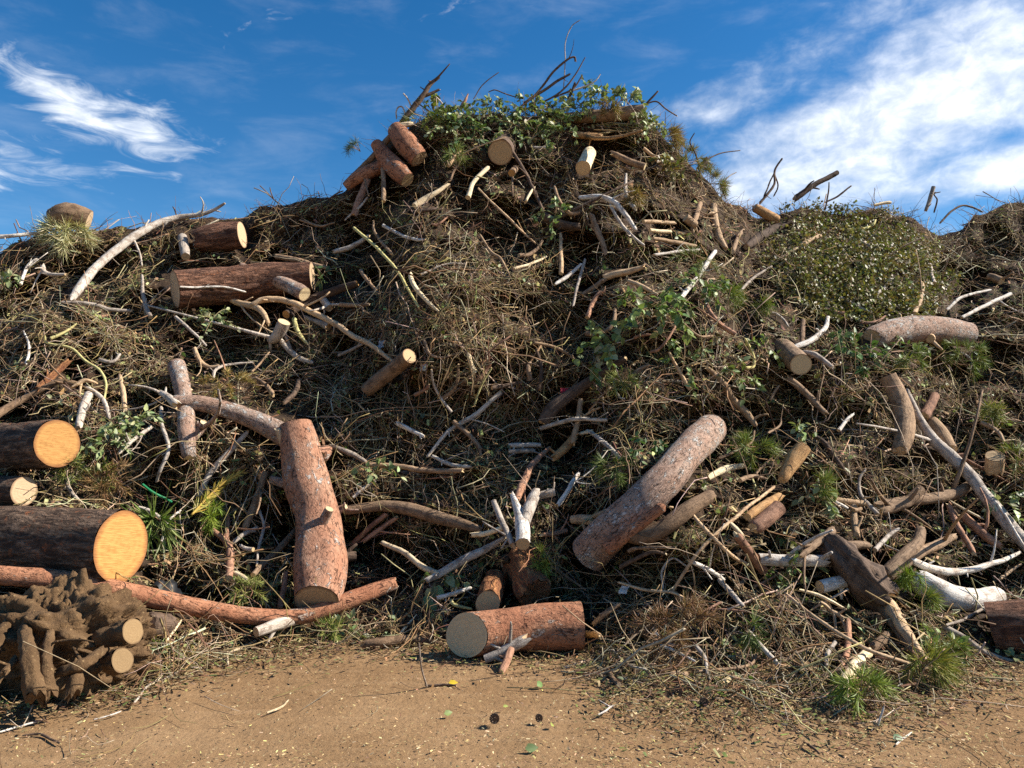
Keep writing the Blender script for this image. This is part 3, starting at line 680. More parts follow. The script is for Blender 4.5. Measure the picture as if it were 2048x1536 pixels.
# --- forked branches on the upper slope
T('branch', 'long tan-brown forked branch sweeping down across the slope', 'tan', '440,585,6,-.1;467,600,6.5,-.1;504,612,7,-.1;526,626,5.5,-.08;538,648,4', 'cb', 'cuttan')
K('side_branch', 'tan', '503,611,5.5,-.1;526,600,6,-.1;557,599,6.3,-.1;591,608,6.3,-.1;625,624,6.5,-.1;670,648,6.3,-.08;703,669,6,-.06;741,689,5.5,-.06;768,710,4.5,-.04;787,724,3', 'bb')
T('branch', 'hanging branch with a bright round cream cut end under the tan-brown fork', 'grey', '568,644,13,-.3;560,662,12,-.18;549,677,10,-.08;538,682,6,.0', 'cb', 'cutcream')
T('branch', 'grey branch curving down below the bright round cream cut end', 'grey', '556,676,5;580,699,5.5;598,714,5.5;626,726,4', 'bp')
K('side_branch', 'grey', '582,700,3.5;575,675,3.2;567,655,3', 'bb')
T('log', 'pinkish log with a sunlit cream end resting on the furrowed red log', 'pinegrey', '480,533,10,-.15;512,550,12,-.15;557,563,14,-.15;595,580,15,-.18;609,588,14.5,-.22', 'bc', 'cutcream')
T('log', 'dark brown pole with an orange cut end behind the tan-brown fork', 'dark', '716,567,7;647,590,9;602,610,9.5;572,629,8.5,-.08', 'bc', 'cutorange')
T('log', 'long furrowed red log lying level on the upper slope', 'furrowred', '350,578,38;400,575,38;460,570,37;540,559,34;625,553,30', 'cc', 'cutdull', furrow=.01)
T('stick', 'thin white stick lying across the furrowed red log', 'white', '360,574,2,-.3;400,575,2.2,-.3;445,573,2.2,-.3;491,584,2,-.25', 'bb')
T('branch', 'small pale round cut end below the sweeping tan-brown branch', 'grey', '609,633,3.5;638,646,6;657,654,9,-.06', 'bc', 'cuttan')
T('branch', 'faint grey branch end beside the sweeping tan-brown branch', 'grey', '640,590,7;659,616,8', 'bc', 'cutdull')
T('log', 'short brown log leaning upward with a sawn end in mid slope', 'brown', '819,712,16,-.2;793,733,15.5,-.15;759,760,15.5,-.1;730,783,14', 'cb', 'cuttan')
T('branch', 'dark bent branch in the hollow above the bent pine trunk', 'dark', '598,760,5;592,783,5.5;570,804,5', 'bb')
T('log', 'upright grey-pink log behind the arm of the bent pine trunk', 'pinegrey', '353,733,17;361,760,17;367,790,16;372,829,17;373,866,17;379,918,13', 'cb', 'cutcream')
K('branch_stub', 'pinegrey', '385,876,10;398,860,9.5;409,846,9,-.06', 'bc', 'cutcream')
T('branch', 'slender pale twig arching over the leaf litter above the upper orange-ended log', 'straw', '89,671,2;92,685,2.5;140,696,2.8;172,722,2.8;200,739,2.8;212,767,2.5;208,802,2', 'bb')
T('pole', 'bare brown pole rising to a bend behind the wood wedge', 'brown', '-20,842,8;0,827,8;43,799,7;86,777,6;120,763,5.5;152,767,5', 'cb', cat='pole')
T('stick', 'thin branch dropping from the wood wedge toward the leaves', 'grey', '170,773,4;206,801,4.5;219,838,3.5', 'bp')
T('branch', 'upright peg with a pale top just above the upper orange sawn end', 'grey', '177,789,8,-.1;166,818,8,-.08;157,855,7', 'cb', 'cuttan')
T('splinter', 'narrow orange splinter standing upright near the upright grey-pink log', 'tan', '240,751,3.5;247,777,5;250,822,5', 'bb', 'peel')
T('splinter', 'long splintered red-brown branch slanting behind the arching twig', 'splitred', '74,778,6;103,752,7.5;138,721,6', 'bb', 'splitred')
T('bark_chip', 'tan wedge-shaped wood chip lying on the bend of the bare brown pole', 'tan', '148,773,7,-.06;168,761,9,-.06;194,766,4,-.06', 'bb', 'cuttan', flat=.5)
T('stick', 'pale stick slanting up beside the fresh leaves near the upper orange sawn end', 'grey', '238,906,3.5;268,878,4;302,854,4', 'bb')
T('branch', 'long knotty twig hanging in front of the upright grey-pink log', 'grey', '322,815,3.5;326,855,4;337,897,4;322,936,3.5;313,964,3', 'bb')
T('branch', 'bent grey branch reaching down to the yellow palm frond', 'grey', '494,865,4,-.05;458,904,6,-.08;420,945,6.5,-.08;396,994,5', 'bb')
T('stake', 'green plastic garden stake among twigs by the lower orange sawn end', 'straw', '284,968,2.4,-.06;308,986,2.6,-.06;343,1004,2.6,-.06', 'cc', 'straw', 'garden stake')
STAKE = LAST[0]
T('pole', 'brown pole standing upright beside the bent pine trunk', 'brown', '531,945,6.5;513,999,7;490,1056,7.5', 'cb', 'cuttan', 'pole')
T('branch', 'reddish forked branch with a slanted cut foot near the green pine tuft', 'red', '426,1060,4.5,-.05;448,1081,6.5,-.05;461,1105,8,-.05;458,1156,7.5,-.08', 'bc', 'cutcream')
K('side_branch', 'red', '455,1032,4.5;453,1060,5.5;451,1086,6', 'bb')
K('side_branch', 'grey', '466,1085,4;490,1068,4.5;514,1056,4.5', 'bc')
K('side_branch', 'grey', '482,1092,4,-.06;506,1099,4.5,-.08', 'bc')
T('stick', 'brown stick slanting behind the foot of the bent pine trunk', 'brown', '506,1150,5.5;547,1105,6.5;590,1062,6', 'cb')
T('stick', 'dark grey drooping stick in the gap before the bent pine trunk', 'grey', '519,1022,2.8;527,1050,3.2;517,1088,3.2;514,1130,2.5', 'bb')
T('stick', 'peeled tan stick lying below the reddish forked branch', 'peel', '468,1146,5;489,1160,5.5;514,1171,5', 'bb', 'peel')
T('stick', 'pinkish stick propped between the bent trunk and the long red pole', 'red', '572,1144,5;560,1216,5.5', 'bc')
T('splinter', 'pale split board lying on the dirt at the foot of the long red pole', 'peel', '448,1311,4;488,1293,7;523,1271,6', 'bb', 'peel', mode='g', flat=.5)
T('branch', 'gnarled dark branch lying on the dirt before the short pine log', 'brown', '730,1288,8;760,1286,9;807,1280,9;854,1282,6;888,1288,3', 'bp', mode='g')
T('splinter', 'upright tan splinter rising from the gnarled branch on the dirt', 'peel', '795,1275,5,.0;814,1252,6,.06;834,1228,2,.14', 'bp', 'peel', mode='g', flat=.5)
# --- the middle foot
T('branch', 'V-shaped weathered branch with a peeled tan arm in front of the dark hollow', 'grey', '852,1162,6,-.1;903,1134,8,-.1;955,1106,8,-.08;1010,1075,4', 'bb', 'peel')
K('peeled_arm', 'peel', '764,1085,4.5,-.1;806,1106,5.5,-.1;840,1130,6,-.1;876,1148,6,-.1', 'bb', 'peel')
T('branch', 'long brown log-like branch running from the bent trunk into the hollow', 'brown', '686,1022,9;764,1012,11;816,1018,13;868,1033,13;920,1047,11;962,1060,7', 'bb', 'cutdull')
T('stick', 'straight red-brown rod lying level above the hollow', 'brown', '731,928,5,-.05;799,933,5.5,-.05;868,941,5.5,-.05;924,941,5,-.03', 'cb')
T('stick', 'grey weathered stick leading from the trunk knob to the red-brown rod', 'grey', '665,893,5;702,908,5.5;733,926,4.5', 'bb')
T('stick', 'small grey branch ending on the tip of the red-brown rod', 'grey', '864,912,3.5;903,929,4;940,934,3.5', 'bb')
T('log', 'V-shaped white log whose round tan end points out of the heap', 'white', '1046,1088,14.5,-.32;1045,1056,14.5,-.2;1038,1026,10,-.1;1024,988,4.5,-.05', 'cb', 'cuttan')
K('side_branch', 'white', '1048,1050,12,-.18;1058,1019,12,-.1;1073,982,10,.0', 'bb')
T('stick', 'grey round stick leaning on the V-shaped white log', 'grey', '987,1002,6,-.12;1003,1037,6.5,-.16;1025,1090,6,-.14', 'cb', 'cutdull')
T('stick', 'bright cream stick crossing in front of the V-shaped white log', 'peel', '944,1070,5,-.14;979,1064,5.5,-.16;1006,1056,5,-.16', 'bc', 'peel')
T('branch', 'pinkish bent branch rising behind the V-shaped white log', 'red', '1101,894,3.5;1065,929,6.5;1045,967,7.5;1034,1000,7', 'pb')
T('branch', 'thick grey stub behind the V-shaped white log with a cut end', 'grey', '1066,996,8;1110,984,8', 'bc', 'cutdull')
T('stick', 'pinkish stub lying level beside the round tan end', 'red', '1086,1069,5;1132,1061,5.5', 'bc')
T('branch', 'thick dark branch slanting down from the leafy spray into the hollow', 'dark', '1252,716,6;1190,755,9;1141,789,12;1107,815,14;1084,848,11', 'bb')
T('branch', 'tan knuckled stick standing over the hollow', 'tan', '1162,799,5.5,-.06;1153,846,6,-.06;1146,884,6,-.03', 'cb')
T('branch', 'orange-brown branch under the tan knuckled stick', 'amber', '1148,876,9;1113,912,9', 'bb')
T('branch', 'grey crooked branch beside the tan knuckled stick', 'grey', '1174,861,3.5;1209,884,4.5;1241,919,3.5', 'bp')
T('stick', 'longest grey switch slanting up through the shaded middle of the heap', 'grey', '853,915,3;896,865,4;945,834,5;1002,784,4.5', 'pb')
T('stick', 'pale peeled stick half buried in the shaded needles', 'peel', '937,709,4.5;951,748,5.5', 'bb')
T('twig', 'fine bent twig near the long grey switch', 'straw', '983,736,2;964,770,2.2;949,810,1.8', 'bb')
T('stick', 'upper of two short grey sticks side by side in the shaded hollow', 'grey', '1023,891,5;1078,890,5', 'bb')
T('stick', 'lower of two short grey sticks side by side in the shaded hollow', 'grey', '1017,903,5;1067,902,5', 'cb')
T('splinter', 'tan splinter behind the tan knuckled stick', 'tan', '1155,838,5;1200,815,4', 'bb', 'peel', flat=.5)
T('stick', 'grey level stick crossing behind the tan knuckled stick', 'grey', '1080,857,4.5;1140,842,4.5;1214,840,3.5', 'bb')
T('stick', 'brown splintered stick below the long brown log-like branch, upper one of a pair', 'red', '711,1082,5;740,1058,5.5;770,1030,5', 'bb', 'peel')
T('stick', 'brown splintered stick below the long brown log-like branch, lower one of a pair', 'red', '728,1082,4.5;755,1060,5;792,1036,4.5', 'bb', 'peel')
# --- left crest
T('pole', 'long bowed white-barked pole sweeping up to the skyline over dark soil', 'white', '143,598,7,-.05;166,567,9,-.1;195,530,8.5,-.12;234,497,8.5,-.14;273,470,8.5,-.14;312,448,7,-.1;352,435,6;398,429,4.5;425,421,3.5;449,407,2.5', 'bb', cat='pole')
K('side_twig', 'grey', '265,476,2.5,-.14;280,510,2,-.12;284,531,1.5,-.06', 'bb')
T('stick', 'grey bent stick at the foot of the bowed white pole', 'grey', '125,605,3;156,605,4;195,612,4.5;215,619,4.5;262,622,3.5', 'bb', 'peel')
T('stick', 'pale stick jutting off the skyline past the dry grass', 'white', '-50,476,4,-.2;0,473,4.2,-.2;39,470,4,-.2;80,466,3.5,-.1', 'cb')
T('stump', 'rounded weathered stump sitting on the skyline behind the dry grass', 'brown', '108,440,22;128,432,26;150,433,26;178,442,22', 'cc', 'cutdull', furrow=.012)
T('stick', 'upright grey stub beside the hollow-ended log', 'grey', '365,472,9;367,492,9.5;371,513,8.5,-.05', 'bc', 'cuttan')
T('log', 'stout reddish log with a hollow weathered end half buried in dark soil', 'furrowred', '385,482,20;430,476,28;484,469,27,-.12', 'bc', 'cutdull', furrow=.008)
T('stick', 'thin root hanging in the dark soil below the skyline', 'brown', '600,440,2;640,452,2.5;668,446,2', 'bb')
# --- right skyline
T('pole', 'straight dark pole jutting out over the leafy thicket into the clouds', 'dark', '1592,396,6.5;1629,369,5.5;1675,345,5', 'bc', 'cutdull', 'pole')
T('pole', 'pale pole sticking up from the skyline dip', 'grey', '1867,374,4;1861,396,4;1852,420,3.5', 'cb', cat='pole')
T('branch', 'dark bare branching twig standing beside the straight dark pole', 'dark', '1565,316,1.8;1550,340,2.2;1548,370,2.5;1520,406,3', 'pb')
K('side_twig', 'dark', '1549,345,1.5;1538,368,1.6;1528,392,1.6', 'pb')
K('side_twig', 'dark', '1550,350,1.5;1556,372,1.5;1548,392,1.5', 'pb')
T('board', 'yellow fresh-split board end on the skyline beyond the leafy thicket', 'peel', '1750,410,5,-.1;1780,405,6,-.1', 'bb', 'cutcream', flat=.6)
T('branch', 'pale grey forked branch slanting across the foot of the leafy thicket', 'grey', '1608,514,3.5;1635,560,4.5;1676,593,4.5;1743,628,4', 'pb')
K('side_branch', 'grey', '1628,548,3;1610,556,2.6', 'bb')
T('stick', 'thin tan twig standing in front of the leafy thicket', 'tan', '1676,514,2;1697,564,2.4;1705,610,2.2', 'bb')
T('stick', 'straight pale stick slanting out from the broad flaky log to the frame edge', 'white', '1924,635,3.5;1970,612,4;2021,588,4', 'bc')
T('stick', 'bowed pale switch above the straight pale stick', 'white', '1893,620,3;1925,593,3.2;1980,580,2.4', 'bb')
T('branch', 'small brown log stub in the dark brush of the far mound', 'brown', '1975,552,7;2003,562,8', 'bc', 'cuttan')
T('log', 'amber broken chunk at the edge of the leafy thicket', 'amber', '1506,414,8;1530,428,10;1558,441,9', 'bb', 'peel')
T('branch', 'dark split branch below the amber broken chunk', 'dark', '1587,443,5;1565,452,8;1531,468,10;1492,494,7', 'pb', 'cutdull')
# --- right foot
T('uprooted_stump', 'dark uprooted stump with torn roots sprawling at the foot of the heap', 'dark', '1650,1078,20;1693,1122,32;1734,1162,40;1775,1200,34', 'bb', 'cutdull', 'stump', amp=.34, freq=16.)
K('root', 'brown', '1842,1058,10,-.1;1836,1085,11,-.12;1808,1112,13,-.12;1770,1152,15,-.05', 'bb', 'peel')
K('root', 'brown', '1908,1073,7,-.1;1866,1094,10,-.14;1815,1122,11,-.1;1785,1150,12,-.02', 'bb', 'cutorange')
K('root', 'brown', '1664,1062,9;1638,1082,8,-.06;1602,1112,5,-.06', 'bb')
K('root', 'brown', '1736,1091,7,-.06;1718,1089,9,-.06;1690,1092,11,-.03;1665,1078,11', 'bb')
K('root', 'tan', '1776,1208,12,-.05;1800,1245,11,-.08;1824,1285,10,-.06;1852,1323,6', 'bb', 'peel', amp=.2)
K('root', 'brown', '1760,1210,9;1802,1272,8;1842,1330,4', 'bb', 'peel', amp=.2)
K('torn_root', 'peel', '1600,1180,5,-.05;1624,1186,7,-.05;1652,1196,7,-.05;1684,1214,4', 'bb', 'peel', flat=.5, amp=.2)
K('torn_root', 'tan', '1644,1206,6;1664,1222,8;1688,1237,5', 'bb', 'peel', flat=.6, amp=.2)
T('stick', 'longest thin straight stick running down to the dirt before the uprooted stump', 'tan', '1572,1188,2.8,-.15;1636,1238,3.4,-.2;1727,1294,4,-.2;1795,1317,4,-.15;1918,1356,2.5,-.06', 'bb')
T('stick', 'reddish upright stick crossing behind the long straight stick', 'red', '1697,1241,5;1693,1302,6;1677,1358,7', 'bb')
T('branch', 'broken peeled branch bent down onto the dirt by the pine tufts', 'peel', '1738,1304,9,-.08;1706,1336,11,-.12;1686,1372,10,-.08;1691,1402,6', 'bb', 'peel', amp=.15)
T('branch', 'brown branch end above the broken peeled branch', 'brown', '1774,1270,8;1745,1296,9', 'bb', 'cuttan')
T('stick', 'short grey drooping peg beside the reddish upright stick', 'grey', '1671,1283,4;1657,1305,4.5;1654,1334,3.5', 'bb')
T('branch', 'grey branch running along the foot under the dark root block', 'grey', '1890,1255,6;1931,1279,7;1976,1310,6.5;2060,1331,5', 'bb')
T('stick', 'thin bowed stick rising to the thick white curved log', 'grey', '1893,1250,2.5,-.05;1938,1234,3,-.06;1986,1203,2.4,-.06', 'bb')
T('stick', 'short dark upright stick at the foot beside the torn roots', 'red', '1859,1278,4;1862,1334,4', 'cb')
T('stick', 'thin tan stick lying on the dirt past the pine tufts', 'tan', '1868,1359,2.2;1920,1370,2.6;1986,1383,2', 'bb', mode='g')
T('stick', 'dark curved stick crossing over the broken peeled branch', 'dark', '1644,1352,3,-.1;1693,1336,4.5,-.16;1728,1326,4,-.14', 'bb')
T('stick', 'dark red stick hanging below the bowed dark branch', 'red', '1899,1012,5.5;1919,1058,6;1947,1107,5.5', 'bb', 'peel')
T('branch', 'shaded reddish branch under the weathered pole', 'red', '1925,1030,8;1960,1066,9;1998,1090,7', 'bb')
T('splinter', 'thin split board crossing under the bowed dark branch', 'peel', '1902,1003,4,-.1;1938,1022,5,-.12;1965,1037,4,-.1', 'bb', 'peel', flat=.5)
T('log', 'dark red-brown root block in the shade at the foot of the heap', 'furrowred', '1982,1258,50,.1;2060,1252,52,.0;2140,1250,50', 'cb', 'cutdull', mode='s')
T('stick', 'grey stick ending in the dry roots in front of the white level log', 'grey', '1440,1162,5;1467,1190,5.5;1487,1213,4.5', 'bb')
T('stick', 'pale frayed stick near the long pale stick in the dry roots', 'white', '1380,1122,4.5;1414,1137,5;1447,1160,4', 'bb', 'peel')
T('stick', 'grey curved stick low on the dry roots near the dirt', 'grey', '1494,1258,2.6;1524,1295,5;1556,1330,5', 'pb')
T('stick', 'brown hooked stick lying at the edge of the dirt', 'brown', '1396,1343,2.6;1467,1338,3.4;1505,1327,3;1514,1306,2', 'bp')
T('twig', 'thin pale root looping out over the dirt', 'tan', '1271,1341,2;1331,1364,2.2;1346,1394,2.2;1326,1421,1.6', 'bb', mode='g')
T('log', 'small brown log piece lying at the edge of the dirt below the dry roots', 'brown', '1342,1353,8;1374,1352,8', 'cc', 'cutdull', mode='g')
T('stick', 'short stub lying in the shade of the short pine log', 'brown', '1216,1342,5.5;1238,1371,6', 'bc', 'cutdull', mode='g')
T('bark_chip', 'pinkish bark chip lying on the dry roots', 'red', '1406,1224,6;1442,1205,7', 'bb', 'peel', flat=.4)
T('stick', 'dark curved stick beside the sawn end of the short pine log', 'brown', '1188,1247,4.5;1215,1225,5.5;1240,1207,4', 'bb')
T('twig', 'thin hooped root arching over the dry roots', 'white', '1326,1176,1.8;1324,1140,2;1346,1116,2.2;1374,1133,1.8', 'bb')
T('stick', 'pale root lying level across the dry roots', 'tan', '1238,1165,2.4;1290,1178,3;1345,1184,3;1372,1198,2', 'bb')
T('splinter', 'pale split end jutting from the dark soil below the upper pines', 'peel', '1185,862,3.5;1160,868,4', 'bb', 'peel')
# --- loose on the dirt
T('twig', 'thin pale twig lying on the dirt at the frame edge below the root ball', 'white', '-6,1466,1.8;49,1449,2;90,1439,1.6', 'bb', mode='g')
T('twig', 'dark bent twig lying on the dirt with a forked tip', 'dark', '46,1471,1.8;78,1468,2.6;103,1478,2.4;121,1486,1.8', 'bb', mode='g')
T('twig', 'short pale twig on the dirt before the root ball', 'white', '188,1439,1.5;215,1433,1.7;241,1423,1.4', 'bb', mode='g')
T('twig', 'long kinked twig on the dirt reaching back to the root ball', 'grey', '268,1406,2.2;299,1368,2.6;340,1352,2.6;368,1338,2', 'bb', mode='g')
T('stick', 'dark stick lying against the root ball', 'grey', '218,1361,3;260,1361,3.4;303,1361,3', 'bb', mode='g')
T('twig', 'thin twig standing up out of the dirt near the yellow leaf', 'grey', '838,1286,1.5,.3;843,1335,1.8,.14;853,1372,2,.0', 'bb', mode='g')
T('twig', 'dark twig lying flat beside the yellow leaf', 'dark', '852,1371,2.2;885,1370,2.2;912,1371,1.6', 'bb', mode='g')
T('bark_chip', 'white curved wood shaving lying alone on the dirt', 'white', '1196,1430,3;1212,1424,4;1224,1412,2.5', 'bb', 'peel', mode='g', flat=.5)
T('twig', 'small pale crooked twig on the dirt beside a green leaf', 'white', '1792,1490,1.8;1809,1475,2;1823,1465,1.8', 'bb', mode='g')
T('twig', 'dark twig lying on the dirt past the green pine tuft', 'dark', '1814,1394,1.8;1840,1407,2.2;1868,1424,1.8', 'bb', mode='g')
T('twig', 'short pale twig lying before the green pine tuft', 'white', '1757,1451,1.8,.0;1766,1428,2,.06;1768,1412,1.6,.1', 'bb', mode='g')
T('twig', 'small dark splinter lying alone near the lower frame edge', 'dark', '1610,1486,2.4;1624,1496,3;1640,1508,2', 'bb', mode='g')
T('twig', 'pale splinter on the dirt between the long red pole and the frame edge', 'peel', '535,1425,2;556,1415,2.6;577,1400,1.4', 'bb', mode='g')

# ------------------------------------------------------------------ foliage
LEAF8 = np.array([(0, 0, 0), (.36, 0, -.05), (.70, 0, -.03), (1, 0, .04), (.28, 1, .18), (.64, .8, .20), (.28, -1, .18), (.64, -.8, .20)], float)
LEAF_T = np.array([(0, 1, 4), (2, 3, 5), (0, 6, 1), (2, 7, 3)]); LEAF_Q = np.array([(1, 2, 5, 4), (1, 6, 7, 2)])
def leaves_geo(base, axis, nrm, length, width, curl=0.0):
    """many folded leaves at once"""
    n = len(base); a = unit(axis); w = unit(np.cross(nrm, a)); u = np.cross(a, w)
    L = np.asarray(length)[:, None, None]; W = np.asarray(width)[:, None, None]
    t = LEAF8[None]
    cz = -np.asarray(curl).reshape(-1, 1, 1) * t[..., :1] ** 2 * L
    V = base[:, None] + a[:, None] * t[..., :1] * L + w[:, None] * t[..., 1:2] * W + u[:, None] * (t[..., 2:3] * W * 1.2 + cz)
    o = (np.arange(n) * 8)[:, None, None]
    return V.reshape(-1, 3), [(LEAF_T[None] + o).reshape(-1, 3), (LEAF_Q[None] + o).reshape(-1, 4)]
def small_leaves_geo(base, axis, nrm, length, width):
    n = len(base); a = unit(axis); w = unit(np.cross(nrm, a)); u = np.cross(a, w)
    t = np.array([(0, 0, 0), (.45, 1, .25), (1, 0, 0), (.45, -1, .25), (.5, 0, 0)])[None]
    L = np.asarray(length)[:, None, None]; W = np.asarray(width)[:, None, None]
    V = base[:, None] + a[:, None] * t[..., :1] * L + w[:, None] * t[..., 1:2] * W + u[:, None] * t[..., 2:3] * W
    o = (np.arange(n) * 5)[:, None, None]
    f = np.array([(0, 4, 1), (4, 2, 1), (0, 3, 4), (4, 3, 2)])
    return V.reshape(-1, 3), [(f[None] + o).reshape(-1, 3)]
def needles_geo(base, tip, width):
    n = len(base); d = tip - base; w = unit(np.cross(d, rng.normal(size=(n, 3)))) * np.asarray(width)[:, None] * .5
    mid = base + d * .55 - np.array([0, 0, 1]) * (np.linalg.norm(d, axis=1) * .05)[:, None]
    V = np.stack([base - w * .6, base + w * .6, mid + w, mid - w, tip], 1).reshape(-1, 3)
    o = (np.arange(n) * 5)[:, None, None]
    return V, [(np.array([(0, 1, 2, 3)])[None] + o).reshape(-1, 4), (np.array([(3, 2, 4)])[None] + o).reshape(-1, 3)]
def vary(cols, n, k=.18):
    c = np.asarray(cols)[rng.integers(0, len(cols), n)]
    return np.clip(c * (1 + rng.normal(0, k, (n, 1))) * (1 + rng.normal(0, k * .35, (n, 3))), .005, .9)
GREEN = [(.17, .23, .07), (.22, .28, .10), (.13, .19, .06), (.27, .31, .14)]
PALE = [(.28, .32, .15), (.21, .26, .11), (.34, .36, .20), (.17, .22, .08)]
OLIVE = [(.16, .15, .05), (.21, .19, .07), (.12, .12, .035), (.24, .19, .08), (.17, .12, .05)]
NEEDLE = [(.15, .20, .035), (.20, .24, .045), (.11, .16, .035), (.25, .25, .06)]
DRYN = [(.30, .19, .06), (.36, .25, .09), (.24, .14, .05), (.25, .22, .06)]
MOSSY = [(.26, .20, .05), (.33, .23, .06), (.20, .18, .05), (.30, .17, .05)]
STRAW = [(.55, .50, .27), (.62, .58, .36), (.44, .40, .20)]
def frame_at(px, py, lift=.04):
    P = at(px, py, depth(px, np.maximum(py, ip(CR, px) + 4)) - lift); n = face_normal(px, max(py, float(ip(CR, px)) + 20))
    n = unit(n * .75 + np.array([0, -.25, .25])); r = unit(np.cross(np.array([0, 0, 1.]), n)) * -1
    if r[0] < 0: r = -r
    u = np.cross(n, r); u = u if u[2] > 0 else -u
    return P, n, r, u
def stem_curves(P, n, r, u, dirs, L, lift, k=9, droop=.25):
    out = []
    for a in dirs:
        s = np.linspace(0, 1, k)[:, None]; l = L * rng.uniform(.7, 1.15); d = math.radians(a + rng.normal(0, 10))
        side = (r * math.cos(d) + u * math.sin(d)); bend = (r * -math.sin(d) + u * math.cos(d)) * rng.normal(0, .22)
        c = P + side * s * l + bend * l * s**2 + n * (lift * np.sin(s * math.pi * .8) + .02) - np.array([0, 0, 1]) * droop * l * s**2
        out.append(c)
    return np.stack(out)
def leafy(label, px, py, size, nst=5, nleaf=60, leaf=.085, cols=GREEN, dirs=None, lift=.12, name='leafy_branch', group='leafy cuttings thrown on the heap', droop=.25, sky=False, aspect=.30):
    nleaf = int(nleaf * 2.1); leaf = leaf * .82; P, n, r, u = frame_at(px, py); L = size * P[1] / F
    dirs = dirs or list(np.linspace(0, 360, nst, endpoint=False) + rng.uniform(0, 60))
    C = stem_curves(P, n, r, u, dirs, L, lift, droop=droop)
    R = np.linspace(1, .45, C.shape[1])[None] * np.full((len(C), 1), .0045)
    V, f = rods_geo(C, R, 5); org = P
    o = build(name, V, f, [M['twig']], tint=vary([(.26, .20, .10), (.20, .19, .07)], len(C)).repeat(C.shape[1] * 5, 0), origin=org)
    tag(o, label, 'leafy branch' if name == 'leafy_branch' else name.replace('_', ' '), group)
    i = rng.integers(0, len(C), nleaf); s = rng.uniform(.12, 1, nleaf) ** .8 * (C.shape[1] - 1); k = np.minimum(s.astype(int), C.shape[1] - 2); q = (s - k)[:, None]
    base = C[i, k] * (1 - q) + C[i, k + 1] * q
    ax = unit(C[i, k + 1] - C[i, k]); ax = unit(ax * .55 + rng.normal(0, .62, (nleaf, 3)) + np.array([0, 0, -.25]))
    nr = unit(n * .7 + rng.normal(0, .55, (nleaf, 3)) + np.array([.1, 0, .45]))
    ln = leaf * rng.uniform(.6, 1.25, nleaf)
    base = base + ax * (leaf * .15)
    V, f = leaves_geo(base, ax, nr, ln, ln * aspect * rng.uniform(.8, 1.2, nleaf), rng.uniform(-.05, .35, nleaf))
    build('foliage', V, f, [M['leaf']], tint=vary(cols, nleaf).repeat(8, 0), parent=o, origin=org)
    return o
def tuft(label, px, py, size, nn=260, length=.12, cols=NEEDLE, dirs=None, group='needle sprays among the debris', name='pine_spray', lift=.06, width=.0042, droop=.12, spread=.55, cat=None, ground=False):
    if ground:
        P = on_ground(px, py, .02); n, r, u = np.array([0, -.35, .94]), np.array([1., 0, 0]), np.array([0, .94, .35])
    else: P, n, r, u = frame_at(px, py)
    L = size * P[1] / F; dirs = dirs or list(np.linspace(0, 360, 6, endpoint=False) + rng.uniform(0, 60))
    C = stem_curves(P, n, r, u, dirs, L * .8, lift, droop=droop)
    R = np.linspace(1, .4, C.shape[1])[None] * np.full((len(C), 1), .004)
    V, f = rods_geo(C, R, 5)
    o = build(name, V, f, [M['twig']], tint=vary([(.30, .20, .11)], len(C)).repeat(C.shape[1] * 5, 0), origin=P)
    tag(o, label, cat or name.replace('_', ' '), group)
    nn = int(nn * 1.6)
    i = rng.integers(0, len(C), nn); s = rng.uniform(.15, 1, nn) ** .6 * (C.shape[1] - 1); k = np.minimum(s.astype(int), C.shape[1] - 2); q = (s - k)[:, None]
    base = C[i, k] * (1 - q) + C[i, k + 1] * q
    ax = unit(unit(C[i, k + 1] - C[i, k]) * .8 + rng.normal(0, spread, (nn, 3)) + n * .18 + np.array([0, 0, -.1]))
    tip = base + ax * (length * rng.uniform(.55, 1.15, nn))[:, None]
    if ground: tip[:, 2] = np.maximum(tip[:, 2], .006)
    V, f = needles_geo(base, tip, width * rng.uniform(.7, 1.3, nn))
    build('needles', V, f, [M['needle']], tint=vary(cols, nn).repeat(5, 0), parent=o, origin=P)
    return o
# leafy cuttings
G1 = 'leafy green cuttings on the slope'
leafy('largest spray of fresh broad leaves in the dark hollow above the grey-pink log', 1305, 635, 95, 6, 90, .105, GREEN, [20, 60, 150, 200, 280, 330], .22, group=G1, aspect=.34)
leafy('spray of fresh broad leaves hanging at the head of the thick dark slanting branch', 1235, 690, 70, 5, 60, .10, GREEN, [40, 120, 190, 250, 310], .2, group=G1, aspect=.36)
leafy('fresh leaves clinging round the straight grey-white stick', 1400, 590, 70, 5, 60, .09, GREEN, [10, 80, 160, 250, 300], .18, group=G1)
leafy('small leafy twig drooping over the bend of the pale curved branch', 1465, 760, 45, 4, 26, .09, GREEN, [60, 180, 260, 320], .14, group=G1)
leafy('leafy sprig just below the largest spray of broad leaves', 1365, 720, 55, 4, 36, .08, GREEN, None, .12, group=G1)
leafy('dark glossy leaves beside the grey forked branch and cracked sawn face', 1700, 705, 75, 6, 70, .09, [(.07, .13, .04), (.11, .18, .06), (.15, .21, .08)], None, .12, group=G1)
leafy('loose leafy sprig hanging below the broad flaky log', 1800, 700, 50, 4, 34, .08, GREEN, None, .1, group=G1)
leafy('single leafy twig under the white crooked branch', 1515, 700, 45, 3, 22, .08, GREEN, None, .1, group=G1)
leafy('three-pronged leafy sprig hanging below the V-shaped weathered branch', 878, 1162, 48, 4, 14, .105, PALE, [350, 330, 200, 250], .1, group=G1, aspect=.36)
leafy('pale drooping leaves above the red-brown rod', 752, 952, 42, 4, 16, .10, PALE, [10, 200, 230, 60], .1, group=G1)
leafy('fresh bright leaves beside the upper orange sawn end', 275, 855, 52, 5, 52, .075, PALE, None, .1, group=G1)
